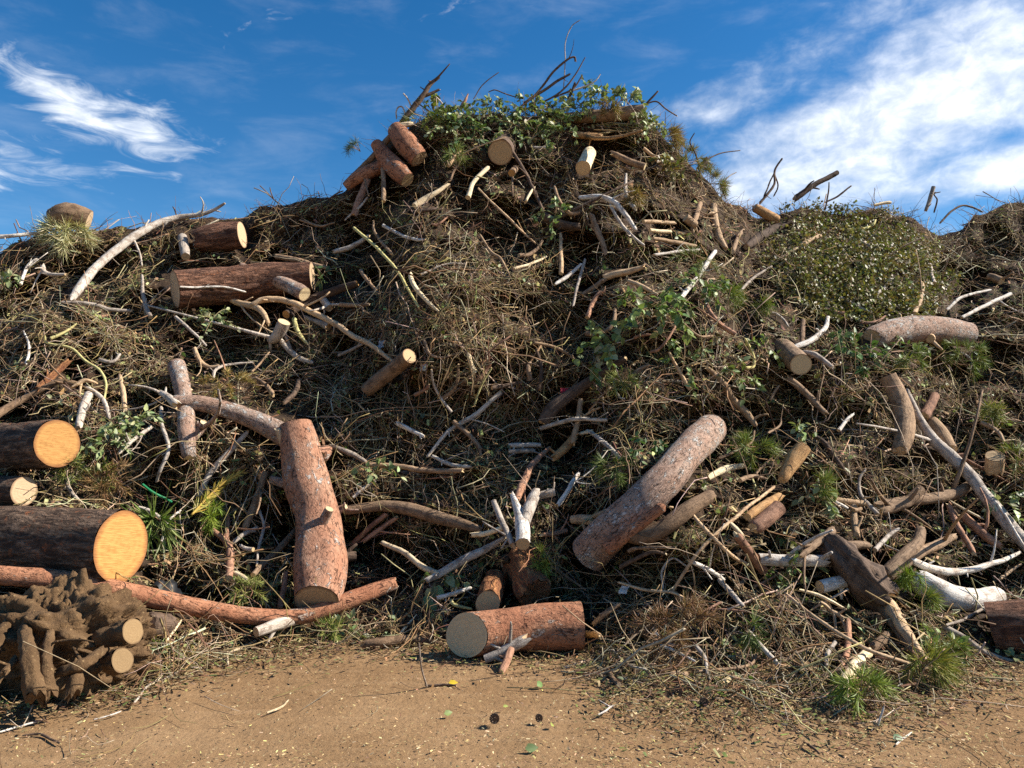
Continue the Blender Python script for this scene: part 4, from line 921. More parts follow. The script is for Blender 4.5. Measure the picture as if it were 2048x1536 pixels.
leafy('scatter of pale leaves below the pale stick near the upper orange sawn end', 215, 890, 60, 5, 54, .075, PALE, None, .06, group=G1)
leafy('leafy twig pushed between amber stump and glossy debris', 1600, 885, 34, 3, 16, .075, PALE, None, .14, group=G1)
leafy('pale leaves lying over the small red cream-ended log', 1630, 1005, 42, 4, 26, .085, PALE, None, .12, group=G1)
leafy('wilted leaf sprig beside the weathered pole near the frame edge', 2000, 1010, 45, 4, 26, .10, PALE, None, .1, group=G1)
leafy('small green sprig hanging from a thin stem over the white level log', 1575, 1118, 34, 3, 12, .075, GREEN, [90, 250, 300], .12, group=G1)
leafy('leaf sprig beside the brown branch with the sawn foot', 1560, 1165, 32, 3, 12, .07, GREEN, None, .06, group=G1)
leafy('pale curled leaf sprig among the litter at the frame edge', 15, 590, 40, 3, 12, .11, PALE, [80, 100, 60], .15, group=G1)
leafy('pale leaves strewn below the furrowed red log', 425, 640, 60, 5, 40, .075, PALE, None, .05, group=G1)
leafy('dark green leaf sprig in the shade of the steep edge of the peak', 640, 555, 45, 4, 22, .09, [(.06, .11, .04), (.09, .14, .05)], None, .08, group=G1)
leafy('leafy sprig in the shade below the peak near the arched branch', 1110, 432, 50, 4, 26, .09, GREEN, None, .1, group=G1)
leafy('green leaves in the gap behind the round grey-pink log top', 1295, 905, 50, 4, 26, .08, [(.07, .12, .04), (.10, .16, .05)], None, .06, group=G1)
leafy('pale leaf sprig lying on the dirt at the foot of the grey branch', 2035, 1330, 30, 4, 12, .09, PALE, None, .03, group=G1)
leafy('green leaf sprig on dirt under the longest thin straight stick', 1880, 1300, 55, 5, 34, .085, GREEN, None, .06, group=G1)
leafy('small leaves below the long red pole, beside the gnarled branch', 690, 1262, 46, 4, 22, .075, PALE, None, .05, group=G1)
# crest
G2 = 'leafy cuttings along the crest'
crest = [(868, 232, 60, 'mossy green', NEEDLE, 'next to the dark forked branch'), (925, 242, 55, 'mixed', GREEN, 'above the fat reddish log'), (985, 232, 62, 'pale', PALE, 'above the wide tan log end'),
         (1045, 228, 60, 'fresh', GREEN, 'where the bare dark twigs lean on the crest'), (1100, 240, 60, 'glossy', GREEN, 'over the butt of the crest log'), (1150, 222, 58, 'brown-tipped', PALE, 'behind the crest log'),
         (1205, 212, 52, 'tall', GREEN, 'behind the middle of the crest log'), (1255, 212, 44, 'dense', PALE, 'behind the bright sawn end of the crest log'), (1020, 268, 70, 'shaded', GREEN, 'hanging over the wide tan log end'),
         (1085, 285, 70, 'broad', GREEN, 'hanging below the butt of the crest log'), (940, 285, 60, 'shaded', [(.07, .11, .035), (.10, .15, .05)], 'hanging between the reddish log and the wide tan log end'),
         (1290, 262, 46, 'bright', PALE, 'below the bright sawn end of the crest log'), (1330, 352, 50, 'olive', OLIVE, 'on the sloping shoulder of the peak'),
         (895, 262, 60, 'fresh', PALE, 'just below the broken root spike'), (1125, 262, 66, 'pale', PALE, 'hanging over the butt of the crest log'), (1070, 250, 60, 'olive', OLIVE, 'where the whitish bowed twig starts')]
for (x, y, s, adj, cols, where) in crest:
    leafy(f'{adj} leafy cutting {where}', x, y, s, 6, 60, .085, cols, [20, 60, 100, 140, 230, 310], .14, group=G2, droop=.12, aspect=.34)
o = leafy('lone leafy twig standing highest against the blue sky', 1182, 205, 78, 3, 22, .085, GREEN, [88, 96, 80], .05, group=G2, droop=-.02)
# bare twigs against the sky
for lab, spec, mat in [('tallest hair-thin twig rising into the blue from the crest', '1127,178,1.1;1130,120,1.1;1131,85,1;1144,52,1;1160,40,.8', 'grey'),
                       ('dark arched twig with a curled tip leaning over the crest', '1040,215,2.2;1075,185,2.4;1110,140,2.4;1135,118,2.2;1149,114,1.8;1151,122,2.4', 'dark'),
                       ('thick dark twig slanting up beneath the arched twig', '1050,205,2.6;1085,182,2.8;1120,160,2.8;1140,148,2.2', 'dark'),
                       ('thin dark twig parting from the slanting twigs on the crest', '1085,205,1.8;1120,185,2;1150,150,1.6;1170,115,1', 'dark'),
                       ('fine dark twig bending along the crest leaves', '1110,195,1.8;1145,178,1.8;1165,150,1.4', 'dark'),
                       ('short dark peg among the crest leaves', '1137,196,2.6;1150,166,2.6', 'dark'),
                       ('whitish twig bowing across the lone leafy twig', '1120,190,1.6;1165,174,1.8;1190,162,1.5;1201,148,1', 'white'),
                       ('straight fine twig slanting over the crest near the forked branch', '947,198,1;965,170,1.1;997,145,.9', 'dark'),
                       ('bowed twig nodding over the crest leaves', '977,184,1;990,180,1.2;1010,188,1.2;1030,194,1.2', 'dark'),
                       ('dark twig end sticking out beyond the crest log', '1290,210,2;1303,196,2.2;1316,182,1.8', 'dark'),
                       ('wavy twig drooping beyond the sawn end of the crest log', '1290,208,1.6;1312,204,1.6;1330,218,1.5;1354,232,1.2', 'dark'),
                       ('long bowed twig reaching over the clouds from the shoulder', '1408,322,1.4;1440,308,1.3;1480,301,1', 'dark'),
                       ('kinked bare twig standing on the shoulder of the peak', '1398,330,1.8;1390,305,1.6;1380,285,1.4;1389,266,1', 'dark'),
                       ('dark clump-ended stick on the shoulder of the peak', '1398,336,5;1412,322,6', 'dark'),
                       ('fine looping twig at the notch beside the shoulder', '1440,380,1.2;1452,358,1.3;1462,350,1.2;1472,345,1', 'grey'),
                       ('hooked dark twig spiking from the thicket skyline', '1650,420,1.6;1656,388,1.6;1658,365,1.2', 'dark'),
                       ('dark twig slanting up from the thicket skyline', '1650,405,1.6;1680,388,2;1702,372,1.6', 'dark'),
                       ('forked grey twig beside the pale skyline pole', '1868,425,1.6;1874,400,1.6;1868,388,1.2;1880,384,1', 'dark'),
                       ('long curving twig spanning the dip of the skyline', '1880,446,2;1905,422,2.2;1930,410,2;1965,424,1.6', 'dark'),
                       ('dark twig on the dark-soil skyline near the peak', '660,396,1.6;675,386,1.6;686,382,1.2', 'dark'),
                       ('short forked twig on the skyline beside the bowed white pole', '355,440,1.4;350,420,1.4;346,414,1.2', 'dark'),
                       ('slim twig spiking up from the dark-soil skyline', '548,400,1.2;543,384,1.2;540,376,1', 'dark'),
                       ('broken dark root spike on the middle crest', '918,218,2.4;928,205,3;936,188,1.4', 'red'),
                       ('thin crooked twig beside the broken root spike', '888,226,1.6;886,212,1.8;872,194,1.4', 'grey')]:
    T('twig', lab, mat, spec, 'bb', cat='twig', group='bare twigs against the sky')
# needle sprays
tuft('green pine spray lying on the dirt with pale twig ends', 1722, 1408, 62, 420, .12, [(.20, .26, .035), (.26, .31, .05), (.15, .21, .03)], [10, 40, 90, 140, 170, 200], ground=True, lift=.12)
tuft('thick drooping pine spray lying against the twigs above the dirt', 1835, 1352, 60, 420, .16, [(.15, .18, .03), (.22, .23, .04), (.30, .26, .06)], [330, 350, 200, 300, 20, 260], lift=.16, spread=.4)
tuft('small yellowish pine spray beside the torn roots', 1893, 1300, 34, 170, .12, NEEDLE, [240, 280, 300, 200], lift=.1)
tuft('round green pine tuft behind the curved cream peeled stick', 1500, 918, 44, 420, .13, NEEDLE, lift=.16)
tuft('green pine tuft between the amber stump and the smooth tan rod', 1615, 968, 40, 260, .13, NEEDLE, [20, 340, 320, 60], lift=.12)
tuft('yellow pine tuft beside the thick dark slanting branch', 1247, 778, 34, 260, .10, [(.27, .27, .06), (.20, .23, .05)], lift=.12)
tuft('pine spray hanging among fresh leaves at the straight grey-white stick', 1440, 600, 48, 320, .14, NEEDLE, [270, 300, 240, 200, 330], lift=.16)
tuft('hanging pine spray under the leafy thicket edge', 1516, 620, 36, 240, .14, NEEDLE, [270, 300, 240], lift=.12)
tuft('pine spray above the straight grey-white stick', 1385, 530, 50, 260, .13, [(.14, .17, .04), (.20, .21, .06)], lift=.1)
tuft('bright pine spray hanging in the shade of the peak', 912, 320, 34, 240, .14, NEEDLE, [250, 280, 310, 220, 90], lift=.12)
tuft('green pine tuft below the round tan end of the white log', 1075, 1128, 32, 260, .12, [(.20, .26, .04), (.27, .31, .06)], [250, 270, 290, 310, 90], lift=.14)
tuft('vivid green pine tuft at the foot of the yellow palm frond', 413, 1045, 32, 300, .12, [(.20, .27, .03), (.26, .32, .05)], [260, 280, 300, 60, 90], lift=.14)
tuft('golden pine spray hanging above the short round upright block', 1988, 830, 42, 280, .14, [(.30, .29, .07), (.22, .24, .05)], [230, 260, 290, 310], lift=.14)
tuft('wide pine spray above the dry twigs under the broad flaky log', 1925, 725, 60, 420, .13, NEEDLE, None, lift=.14)
tuft('pine spray beside the dark glossy leaves', 1810, 728, 46, 260, .13, NEEDLE, [0, 40, 320, 180, 220], lift=.12)
tuft('pine spray at the frame edge beside the short round upright block', 2035, 930, 44, 260, .13, [(.24, .26, .06), (.18, .22, .05)], lift=.12)
tuft('dry brown pine spray draped over the crest log', 1218, 232, 36, 300, .12, DRYN, [200, 250, 270, 300], lift=.2)
tuft('dry brown pine spray hanging beyond the end of the crest log', 1318, 268, 56, 600, .16, DRYN, [330, 350, 300, 280], lift=.12)
tuft('dry yellow pine spray bristling on the shoulder of the peak', 1372, 325, 66, 760, .14, DRYN + NEEDLE, None, lift=.12)
tuft('golden pine spray at the lower shoulder against the clouds', 1416, 372, 54, 560, .14, DRYN + NEEDLE, [30, 350, 300, 90], lift=.12)
tuft('dry hanging needle spray below the amber split slab', 1265, 395, 40, 280, .16, DRYN, [260, 280, 250], lift=.1)
tuft('mossy pine spray crowning the crest beside the dark forked branch', 850, 246, 60, 420, .13, [(.13, .17, .035), (.19, .20, .05)], [0, 30, 160, 200, 330], lift=.1)
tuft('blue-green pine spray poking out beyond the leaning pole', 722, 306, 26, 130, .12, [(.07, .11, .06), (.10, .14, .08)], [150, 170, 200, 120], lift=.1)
tuft('mustard dry moss clump above the arm of the bent trunk', 458, 782, 62, 620, .07, MOSSY, None, lift=.12, name='moss_clump', spread=.9, group=None)
tuft('green pine sprig lying at the dark root hollow among roots', 1795, 1182, 34, 220, .10, [(.18, .25, .03), (.24, .30, .04)], [240, 270, 300, 200], lift=.2)
tuft('pine sprig below the uprooted stump beside the white curved log', 1840, 1215, 30, 150, .11, NEEDLE, [290, 310, 330], lift=.12)
tuft('green moss-like clump at the foot of the bent trunk', 495, 1190, 42, 300, .08, [(.20, .22, .05), (.26, .26, .07)], None, lift=.06, spread=.8)
tuft('small pine tuft on the litter between the two orange-ended logs', 220, 955, 26, 160, .09, [(.22, .27, .04)], None, lift=.06)
tuft('pine tuft below the end of the long red pole', 660, 1268, 28, 170, .10, NEEDLE, None, lift=.06)
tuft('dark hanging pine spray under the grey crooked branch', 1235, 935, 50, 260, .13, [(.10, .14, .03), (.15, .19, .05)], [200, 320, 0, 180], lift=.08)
tuft('green spray of needles low on the dry roots', 1487, 1262, 34, 160, .13, [(.10, .14, .03), (.16, .19, .05)], [250, 270, 300, 80], lift=.08)
tuft('small bright grass tuft on the dirt before the root ball', 108, 1396, 26, 220, .07, [(.18, .27, .03), (.25, .33, .05)], [20, 60, 120, 160], ground=True, name='grass_tuft', group=None, lift=.03, spread=.8)
tuft('heap of pale dry grass below the rounded stump on the skyline', 140, 468, 62, 900, .20, STRAW, [200, 230, 270, 300, 330, 0, 180], name='dry_grass_clump', group=None, lift=.16, spread=.6, width=.006, droop=.4)
tuft('long green grass blades hanging beside the lower orange sawn end', 318, 1045, 62, 210, .30, [(.13, .20, .04), (.20, .26, .07), (.28, .31, .12)], [230, 250, 265, 280], name='grass_clump', group=None, lift=.12, width=.012, spread=.35)
tuft('yellow-green sprig at the lower rim of the upper orange sawn end', 150, 938, 32, 150, .12, [(.24, .25, .06), (.15, .19, .05)], None, lift=.18)
tuft('dry brown needle nest between the two orange-ended logs', 215, 975, 58, 520, .10, [(.26, .15, .06), (.33, .21, .09), (.20, .11, .05)], None, name='needle_nest', group=None, lift=.12, spread=.9)
tuft('dry brown root and needle nest at the foot beside the short pine log', 1360, 1265, 95, 900, .12, [(.24, .13, .06), (.32, .19, .09), (.19, .10, .05)], None, name='needle_nest', group=None, lift=.1, spread=.9)

def palm_frond():
    P, R = world_points('383,1030,2.4,-.16;420,990,2.4,-.2;452,962,2,-.2;482,946,1.4,-.16', 's')
    C, r = resample(P, R, 24)
    V, f = rods_geo(C[None], r[None], 6)
    o = build('palm_frond', V, f, [M['twig']], tint=np.tile([(.42, .28, .06)], (len(V), 1)), origin=P[0])
    tag(o, 'yellow palm frond lying in front of the bent grey branch', 'palm frond')
    i = np.repeat(np.arange(1, 24), 4); side = np.tile([1, -1, 1, -1], 23); n = len(i)
    tv = unit(np.gradient(C, axis=0))[i]; w = unit(np.cross(tv, np.array([0, -1., .2])))
    ax = unit(tv * .9 + w * side[:, None] * .42 + rng.normal(0, .08, (n, 3)))
    tip = C[i] + ax * (.16 * (1 - i / 34) * rng.uniform(.8, 1.2, n))[:, None]
    V, f = needles_geo(C[i], tip, np.full(n, .011))
    build('leaflets', V, f, [M['needle']], tint=vary([(.48, .34, .06), (.55, .42, .10), (.36, .30, .06)], n).repeat(5, 0), parent=o, origin=P[0])
palm_frond()

def thicket():
    """the big mass of small-leaved cuttings on the right of the heap"""
    n = 12500
    x = np.concatenate([rng.normal(1725, 115, n * 3), rng.normal(1640, 60, n)]); y = np.concatenate([rng.normal(545, 88, n * 3), rng.normal(425, 30, n)])
    edge = ((x - (1720 + (y - 520) * .35)) / 190) ** 2 + ((y - 528) / 135) ** 2 + .35 * n2(x / 60, y / 50, 2, 71)
    ok = (edge < 1) & (y > ip(CR, x) - 22) & (rng.random(len(x)) < .35 + .65 * (n2(x / 28, y / 24, 2, 73) > -.25)); x, y = x[ok][:n], y[ok][:n]; n = len(x)
    Y = depth(x, np.maximum(y, ip(CR, x) + 5)) - rng.uniform(0, .42, n) * np.clip(1 - edge[ok][:n], .2, 1) - .02
    P = at(x, y, Y)
    org = at(1720, 560, float(depth(1720, 560)))
    m = 170
    sx, sy = rng.normal(1725, 100, m), rng.normal(560, 70, m); sy = np.maximum(sy, ip(CR, sx) + 5)
    base = at(sx, sy, depth(sx, sy) + .02); s = np.linspace(0, 1, 7)[None, :, None]
    d = unit(np.stack([rng.normal(0, .7, m), rng.uniform(-.9, -.1, m), rng.normal(.35, .5, m)], -1))[:, None] * rng.uniform(.25, .6, m)[:, None, None]
    C = base[:, None] + d * s + np.array([0, 0, -.25]) * s**2 * rng.uniform(0, 1, m)[:, None, None] + rng.normal(0, .01, (m, 7, 3))
    V, f = rods_geo(C, np.linspace(1, .4, 7)[None] * rng.uniform(.003, .006, m)[:, None], 4)
    o = build('shrub', V, f, [M['twig']], tint=vary([(.26, .17, .09), (.20, .15, .08)], m).repeat(28, 0), origin=org)
    tag(o, 'big dense thicket of cut shrub with tiny olive leaves on the far shoulder', 'shrub')
    ax = unit(rng.normal(0, 1, (n, 3)) + np.array([0, -.3, -.1])); nr = unit(rng.normal(0, .6, (n, 3)) + np.array([.35, -.45, .7]))
    L = rng.uniform(.035, .065, n)
    V, f = small_leaves_geo(P, ax, nr, L, L * .34)
    build('foliage', V, f, [M['leaf']], tint=vary(OLIVE + [(.17, .19, .07)], n, .25).repeat(5, 0), parent=o, origin=org)
thicket()

def root_ball():
    c = at(128, 1292, 4.92); nu, nv = 150, 90
    U, W = np.meshgrid(np.linspace(0, 2 * math.pi, nu), np.linspace(.02, math.pi - .02, nv))
    D = np.stack([np.cos(U) * np.sin(W), np.sin(U) * np.sin(W), np.cos(W)], -1)
    D[:, -1] = D[:, 0]
    sh = 1 + .26 * fbm(D * 2.4 + 3, 3, 81) + .16 * np.abs(fbm(D * 6, 3, 83)) - .10 * np.maximum(0, fbm(D * 9, 2, 84)) + .05 * fbm(D * 22, 2, 85)
    V = c + D * sh[..., None] * np.array([.56, .40, .36]); V[..., 2] = np.maximum(V[..., 2], -.03)
    f = grid_faces(nv, nu)[:, ::-1]
    org = np.array([c[0], c[1], 0])
    o = build('root_ball', V.reshape(-1, 3), [f], [M['root']], origin=org)
    tag(o, 'big earthy uprooted root ball lying on the dirt beneath the long red pole', 'root ball')
    LAST[:] = [o, org]
    for spec, e in [('62,1225,9,-.42;50,1262,12,-.5;58,1312,15,-.52;72,1392,20,-.42', 'bb'), ('105,1225,7,-.44;98,1275,9,-.52;92,1330,11,-.5;100,1385,13,-.42', 'bb'), ('190,1280,16,-.3;228,1270,20,-.36;266,1262,25,-.45', 'bc'),
                    ('120,1345,10,-.4;160,1330,12,-.5;205,1300,9,-.44', 'bb'), ('215,1330,20,-.3;245,1320,24,-.42', 'bc'), ('150,1330,12,-.3;150,1365,14,-.42;146,1384,15,-.4', 'bb'), ('20,1240,10,-.35;-10,1290,14,-.4;-30,1340,16,-.4', 'bb'),
                    ('30,1320,9,-.44;15,1336,7,-.5;8,1345,9,-.52', 'bb'), ('80,1205,12,-.25;130,1200,14,-.3;180,1215,11,-.3', 'bb')]:
        K('root', 'root', spec, e, 'root' if e == 'bb' else 'cutmud', amp=.24, freq=14.)
    mask_add([128, 60, 220], [1292, 1300, 1300], [90, 90, 80])
root_ball()
T('splinter', 'yellow splintered board end beside the root ball', 'peel', '330,1285,4;345,1262,6;362,1240,4', 'bb', 'peel', mode='s', flat=.5)
T('log', 'dark flaky log end behind the root ball under the long red pole', 'dark', '290,1250,26,.0;345,1252,22,.0', 'bb', 'cutdull')

# small single things
def plain(name, label, cat, V, f, mat, col, group=None):
    o = build(name, V, f, [M[mat]], tint=np.tile([col], (len(V), 1)), origin=V.mean(0)); return tag(o, label, cat, group)
def ground_leaf(label, px, py, ang, L, col, tilt=.5):
    b = on_ground(px, py, .012); a = np.array([[math.cos(ang), math.sin(ang), .15]]); n = np.array([[tilt * .6, -tilt, 1.]])
    V, f = leaves_geo(b[None], a, n, [L], [L * .33], [.25])
    return plain('leaf', label, 'leaf', V, f, 'leaf', col, 'single leaves lying on the dirt')
ground_leaf('bright yellow leaf lying on the dirt beside the dark flat twig', 897, 1366, .1, 0.060, (.62, .45, .03))
ground_leaf('green leaf lying on the dirt below the sawn end of the short pine log', 1074, 1372, .9, 0.068, (.12, .21, .05), 1.2)
ground_leaf('curled green leaf on the dirt, halfway between pine log and frame edge', 888, 1428, .4, 0.052, (.20, .26, .07), .9)
ground_leaf('folded leaf lying nearest the lower frame edge', 1050, 1498, .1, 0.068, (.15, .21, .08), 1.1)
ground_leaf('small upright yellow-green leaf beside the pine cone', 1103, 1452, 1.3, 0.040, (.30, .34, .08), 1.3)
ground_leaf('tiny leaf chip on the dirt beyond the pine cone', 1006, 1413, .2, 0.032, (.36, .40, .10))
ground_leaf('green leaf lying beside the small pale crooked twig', 1786, 1478, .2, 0.064, (.12, .20, .08), .9)
ground_leaf('pale green leaf on the dirt just under the green pine spray', 1668, 1408, 1.9, 0.064, (.22, .30, .14), 1.0)
def pine_cone(px, py, r, label):
    c = on_ground(px, py, r * .8); n = 70; i = np.arange(n); z = 1 - 2 * (i + .5) / n; ph = i * 2.39996
    D = np.stack([np.sqrt(1 - z**2) * np.cos(ph), z, np.sqrt(1 - z**2) * np.sin(ph)], -1)
    base = c + D * r * np.array([.55, .8, .55]); V, f = leaves_geo(base, unit(D + np.array([0, -.6, 0])), unit(D), np.full(n, r * .55), np.full(n, r * .26), np.full(n, -.3))
    core = grid_faces(9, 12); U, W = np.meshgrid(np.linspace(0, 2 * math.pi, 12), np.linspace(0, math.pi, 9))
    Vc = c + np.stack([np.cos(U) * np.sin(W), np.cos(W) * 1.3, np.sin(U) * np.sin(W)], -1).reshape(-1, 3) * r * .6
    plain('pine_cone', label, 'pine cone', np.concatenate([V, Vc]), f + [core + len(V)], 'litter', (.15, .105, .075), 'pine cones on the dirt')
pine_cone(989, 1437, .026, 'dark pine cone lying on the open dirt in mid foreground')
pine_cone(1078, 1436, .020, 'small greyish pine cone on the dirt next to the upright leaf')
pine_cone(1355, 1383, .030, 'pine cone lying at the edge of the dry roots')
pine_cone(1408, 1404, .024, 'dark pine cone on the dirt just in front of the dry roots')

def scrap(name, label, cat, px, py, size, col, lift=.06, mat='leaf'):
    P, n, r, u = frame_at(px, py, lift); s = size * P[1] / F; k = 7
    a, b = np.meshgrid(np.linspace(-1, 1, k), np.linspace(-1, 1, k))
    V = (P + (r * a[..., None] + u * b[..., None]) * s + n * (s * .55 * n2(a * 1.4 + px, b * 1.4, 2, 91))[..., None]).reshape(-1, 3)
    plain(name, label, cat, V, [grid_faces(k, k)], mat, col)
scrap('plastic_scrap', 'crumpled red plastic scrap beside the thick dark slanting branch', 'plastic scrap', 1130, 784, 9, (.55, .02, .04))
scrap('plastic_scrap', 'crumpled clear-white plastic scrap beside the sweeping tan-brown branch', 'plastic scrap', 762, 688, 8, (.45, .47, .50))
scrap('paper_scrap', 'crumpled white paper scrap on the dark litter beside the grey-pink log', 'paper scrap', 1248, 1180, 9, (.62, .60, .56))
scrap('plastic_scrap', 'torn black plastic sack scrap above the long red pole', 'plastic scrap', 338, 1178, 22, (.012, .012, .013), .1)
scrap('plastic_scrap', 'small clear-white plastic scrap past the short leaning brown log', 'plastic scrap', 846, 735, 7, (.45, .50, .56))
STAKE.data.materials.clear()
gm, gt, gb = material('green_plastic'); gb.inputs['Base Color'].default_value = (.01, .16, .06, 1); gb.inputs['Roughness'].default_value = .4
STAKE.data.materials.append(gm)

# ------------------------------------------------------------------ more loose sticks, each its own thing
LM = [('the bent pine trunk', 640, 1000, 150), ('the lower orange sawn end', 243, 1092, 120), ('the upper orange sawn end', 115, 887, 100), ('the long grey-pink pine log', 1300, 985, 130), ('the short pine log on the dirt', 1040, 1250, 130),
      ('the V-shaped white log', 1046, 1060, 90), ('the V-shaped weathered branch', 900, 1130, 90), ('the red-brown rod', 830, 935, 90), ('the long brown log-like branch', 830, 1020, 80), ('the furrowed red log', 480, 570, 120),
      ('the tan-brown forked branch', 620, 625, 110), ('the bright round cream cut end', 566, 645, 60), ('the bowed white pole', 230, 500, 120), ('the hollow-ended log', 440, 475, 80), ('the dry grass clump', 140, 470, 80),
      ('the leafy thicket', 1720, 520, 150), ('the broad flaky log', 1840, 662, 100), ('the cracked cream sawn face', 1600, 728, 80), ('the tall brown stump', 1795, 830, 90), ('the round upright block', 1990, 925, 80),
      ('the weathered diagonal pole', 1930, 940, 120), ('the uprooted stump', 1720, 1150, 110), ('the thick white curved log', 1905, 1190, 100), ('the straight grey-white stick', 1393, 556, 80), ('the broad-leaved spray', 1290, 640, 110),
      ('the thick dark slanting branch', 1170, 775, 100), ('the tan knuckled stick', 1154, 845, 70), ('the long grey switch', 930, 850, 90), ('the short leaning brown log', 775, 745, 90), ('the mustard moss clump', 458, 782, 80),
      ('the upright grey-pink log', 362, 770, 80), ('the wood wedge', 170, 765, 70), ('the wide tan log end', 1001, 305, 80), ('the tan round peeled end', 1167, 335, 70), ('the crest log', 1230, 230, 80),
      ('the fat reddish log', 810, 285, 80), ('the pale stripped branch', 860, 395, 80), ('the arched grey-white branch', 1228, 405, 80), ('the curved upright stub', 1432, 450, 80), ('the amber stump', 1590, 915, 70),
      ('the curved cream stick', 1450, 945, 60), ('the cream-ended red log', 1540, 1032, 60), ('the sawn-footed brown branch', 1500, 1110, 70), ('the broken peeled branch', 1700, 1350, 80), ('the dry root nest', 1360, 1265, 110),
      ('the yellow-green stem', 770, 520, 90), ('the dark level branch', 1125, 447, 80), ('the small sawn-tipped branch', 1245, 545, 80), ('the yellow palm frond', 430, 985, 80), ('the arching pale twig', 160, 715, 80)]
TYPES = [('grey', 'grey'), ('pale', 'white'), ('brown', 'brown'), ('reddish', 'red'), ('tan', 'tan'), ('dark', 'dark'), ('peeled', 'peel'), ('straw-coloured', 'straw')]
WT = [.22, .14, .2, .1, .16, .06, .06, .06]
def slope_word(dx, dy):
    a = math.degrees(math.atan2(abs(dy), abs(dx)))
    if a < 14: return 'lying level'
    if a > 66: return 'standing steep'
    return 'slanting'
USED = set(o.get('label') for o in bpy.data.objects if o.get('label'))
NST = 0; tries = 0
while NST < 92 and tries < 6000:
    tries += 1
    x, y = rng.uniform(10, 2040), rng.uniform(240, 1360)
    if y < ip(CR, x) + 18 or y > ip(BR, x) - 14: continue
    d = rng.uniform(0, math.pi) if rng.random() < .4 else rng.choice([1, -1]) * rng.normal(.75, .35)
    ln = rng.uniform(34, 95); dx, dy = math.cos(d) * ln, -math.sin(d) * ln
    bx, by = rng.normal(0, .14, 2) * ln
    s = np.linspace(-.5, .5, 4); X = x + dx * s + bx * (1 - 4 * s**2); Y = y + dy * s + by * (1 - 4 * s**2)
    if (Y < ip(CR, X) + 8).any() or (Y > ip(BR, X) - 6).any() or masked(X, Y).sum() > 0: continue
    near = sorted(LM, key=lambda l: (l[1] - x) ** 2 + (l[2] - y) ** 2)[0]
    if math.hypot(near[1] - x, near[2] - y) > near[3] + 40: continue
    ti = rng.choice(len(TYPES), p=WT); adj, mat = TYPES[ti]
    rel = 'above' if y < near[2] - abs(x - near[1]) * .6 else 'below' if y > near[2] + abs(x - near[1]) * .6 else 'beside'
    ben = 'bent ' if abs(by) + abs(bx) > .16 * ln else ''
    ww = 'long ' if ln > 72 else 'short ' if ln < 48 else ''
    lab = f'{ww}{ben}{adj} stick {slope_word(dx, dy)} {rel} {near[0]}'
    if lab in USED: continue
    USED.add(lab); NST += 1
    r = rng.uniform(2.4, 5.2)
    lift = -.03
    spec = ';'.join(f'{a:.0f},{b:.0f},{r * k:.1f},{lift}' for a, b, k in zip(X, Y, (1, .95, .85, .6)))
    T('stick', lab, mat, spec, rng.choice(['cb', 'bb', 'bp', 'cc']), 'cuttan' if rng.random() < .6 else 'peel', group='loose sticks strewn over the heap')

# ------------------------------------------------------------------ the tangle nobody could count
def scatter(n, pad=0, ylo=None, extra=90, bias=None):
    """random directions onto the heap's face, with its skyline and foot"""
    X, Yp = [], []
    while sum(map(len, X)) < n:
        x = rng.uniform(-700, 2800, n) if rng.random() < .16 else rng.uniform(-60, 2110, n)
        t = rng.uniform(0.0, 1.0, n); y = ip(BR, x) + (ip(CR, x) - ip(BR, x)) * t + pad
        ok = rng.random(n) < (ip(BR, x) - ip(CR, x)) / 1160
        if bias is not None: ok &= rng.random(n) < bias(x, y)
        X.append(x[ok]); Yp.append(y[ok])
    return np.concatenate(X)[:n], np.concatenate(Yp)[:n]
def zone_brown(x, y):       # bare dark soil: upper left flank and the far mound
    return np.clip(np.exp(-((x - 470) / 260) ** 2 - ((y - 455) / 75) ** 2) + np.exp(-((x - 120) / 170) ** 2 - ((y - 560) / 60) ** 2) * .5 + np.exp(-((x - 1990) / 130) ** 2 - ((y - 480) / 70) ** 2) * .3, 0, 1)
TW = np.array([(.44, .34, .22), (.52, .43, .30), (.30, .19, .10), (.36, .23, .12), (.24, .145, .08), (.48, .36, .18), (.58, .50, .38), (.20, .125, .075), (.34, .29, .12)]) * np.array([.78, .74, .68])
def tangle(name, n, lmin, lmax, rmin, rmax, k, layer, cols, dens=None, hero=.10, droop=.2, bend=.25):
    x, y = scatter(int(n * 1.5), bias=dens)
    keep = (~masked(x, y)) | (rng.random(len(x)) < hero); x, y = x[keep][:n], y[keep][:n]; n = len(x)
    nr = face_normal(x, y); P = at(x, y, depth(x, y, 1.0) - rng.uniform(-.02, layer, n))
    d = rng.normal(0, 1, (n, 3)); d -= nr * (np.sum(d * nr, -1, keepdims=True) * rng.uniform(.45, 1, n)[:, None]); d = unit(d)
    L = np.exp(rng.uniform(math.log(lmin), math.log(lmax), n))
    b = rng.normal(0, bend, (n, 3)); s = np.linspace(-.5, .5, k)[None, :, None]
    C = P[:, None] + d[:, None] * s * L[:, None, None] + (b * L[:, None])[:, None] * (s**2 - .08) + np.array([0, 0, -1.]) * (droop * L[:, None, None] * s**2)
    C = C + rng.normal(0, .018, C.shape) * L[:, None, None]
    # bits that would hang in front of the traced logs are dropped
    u, v = project(C[:, [0, k // 2, k - 1]]); hit = masked(u, v).sum(1)
    ok = (hit < 2) | (rng.random(n) < hero * .7); C, n = C[ok], int(ok.sum()); L = L[ok]
    C[..., 2] = np.maximum(C[..., 2], .004)
    r = np.exp(rng.uniform(math.log(rmin), math.log(rmax), n)) * np.clip((L / lmax) ** .25, .5, 1)
    V, f = rods_geo(C, r[:, None] * np.linspace(1, .5, k)[None], 3)
    o = build(name, V, f, [M['twig']], tint=vary(cols, n, .22).repeat(k * 3, 0)); return tag(o, kind='stuff')
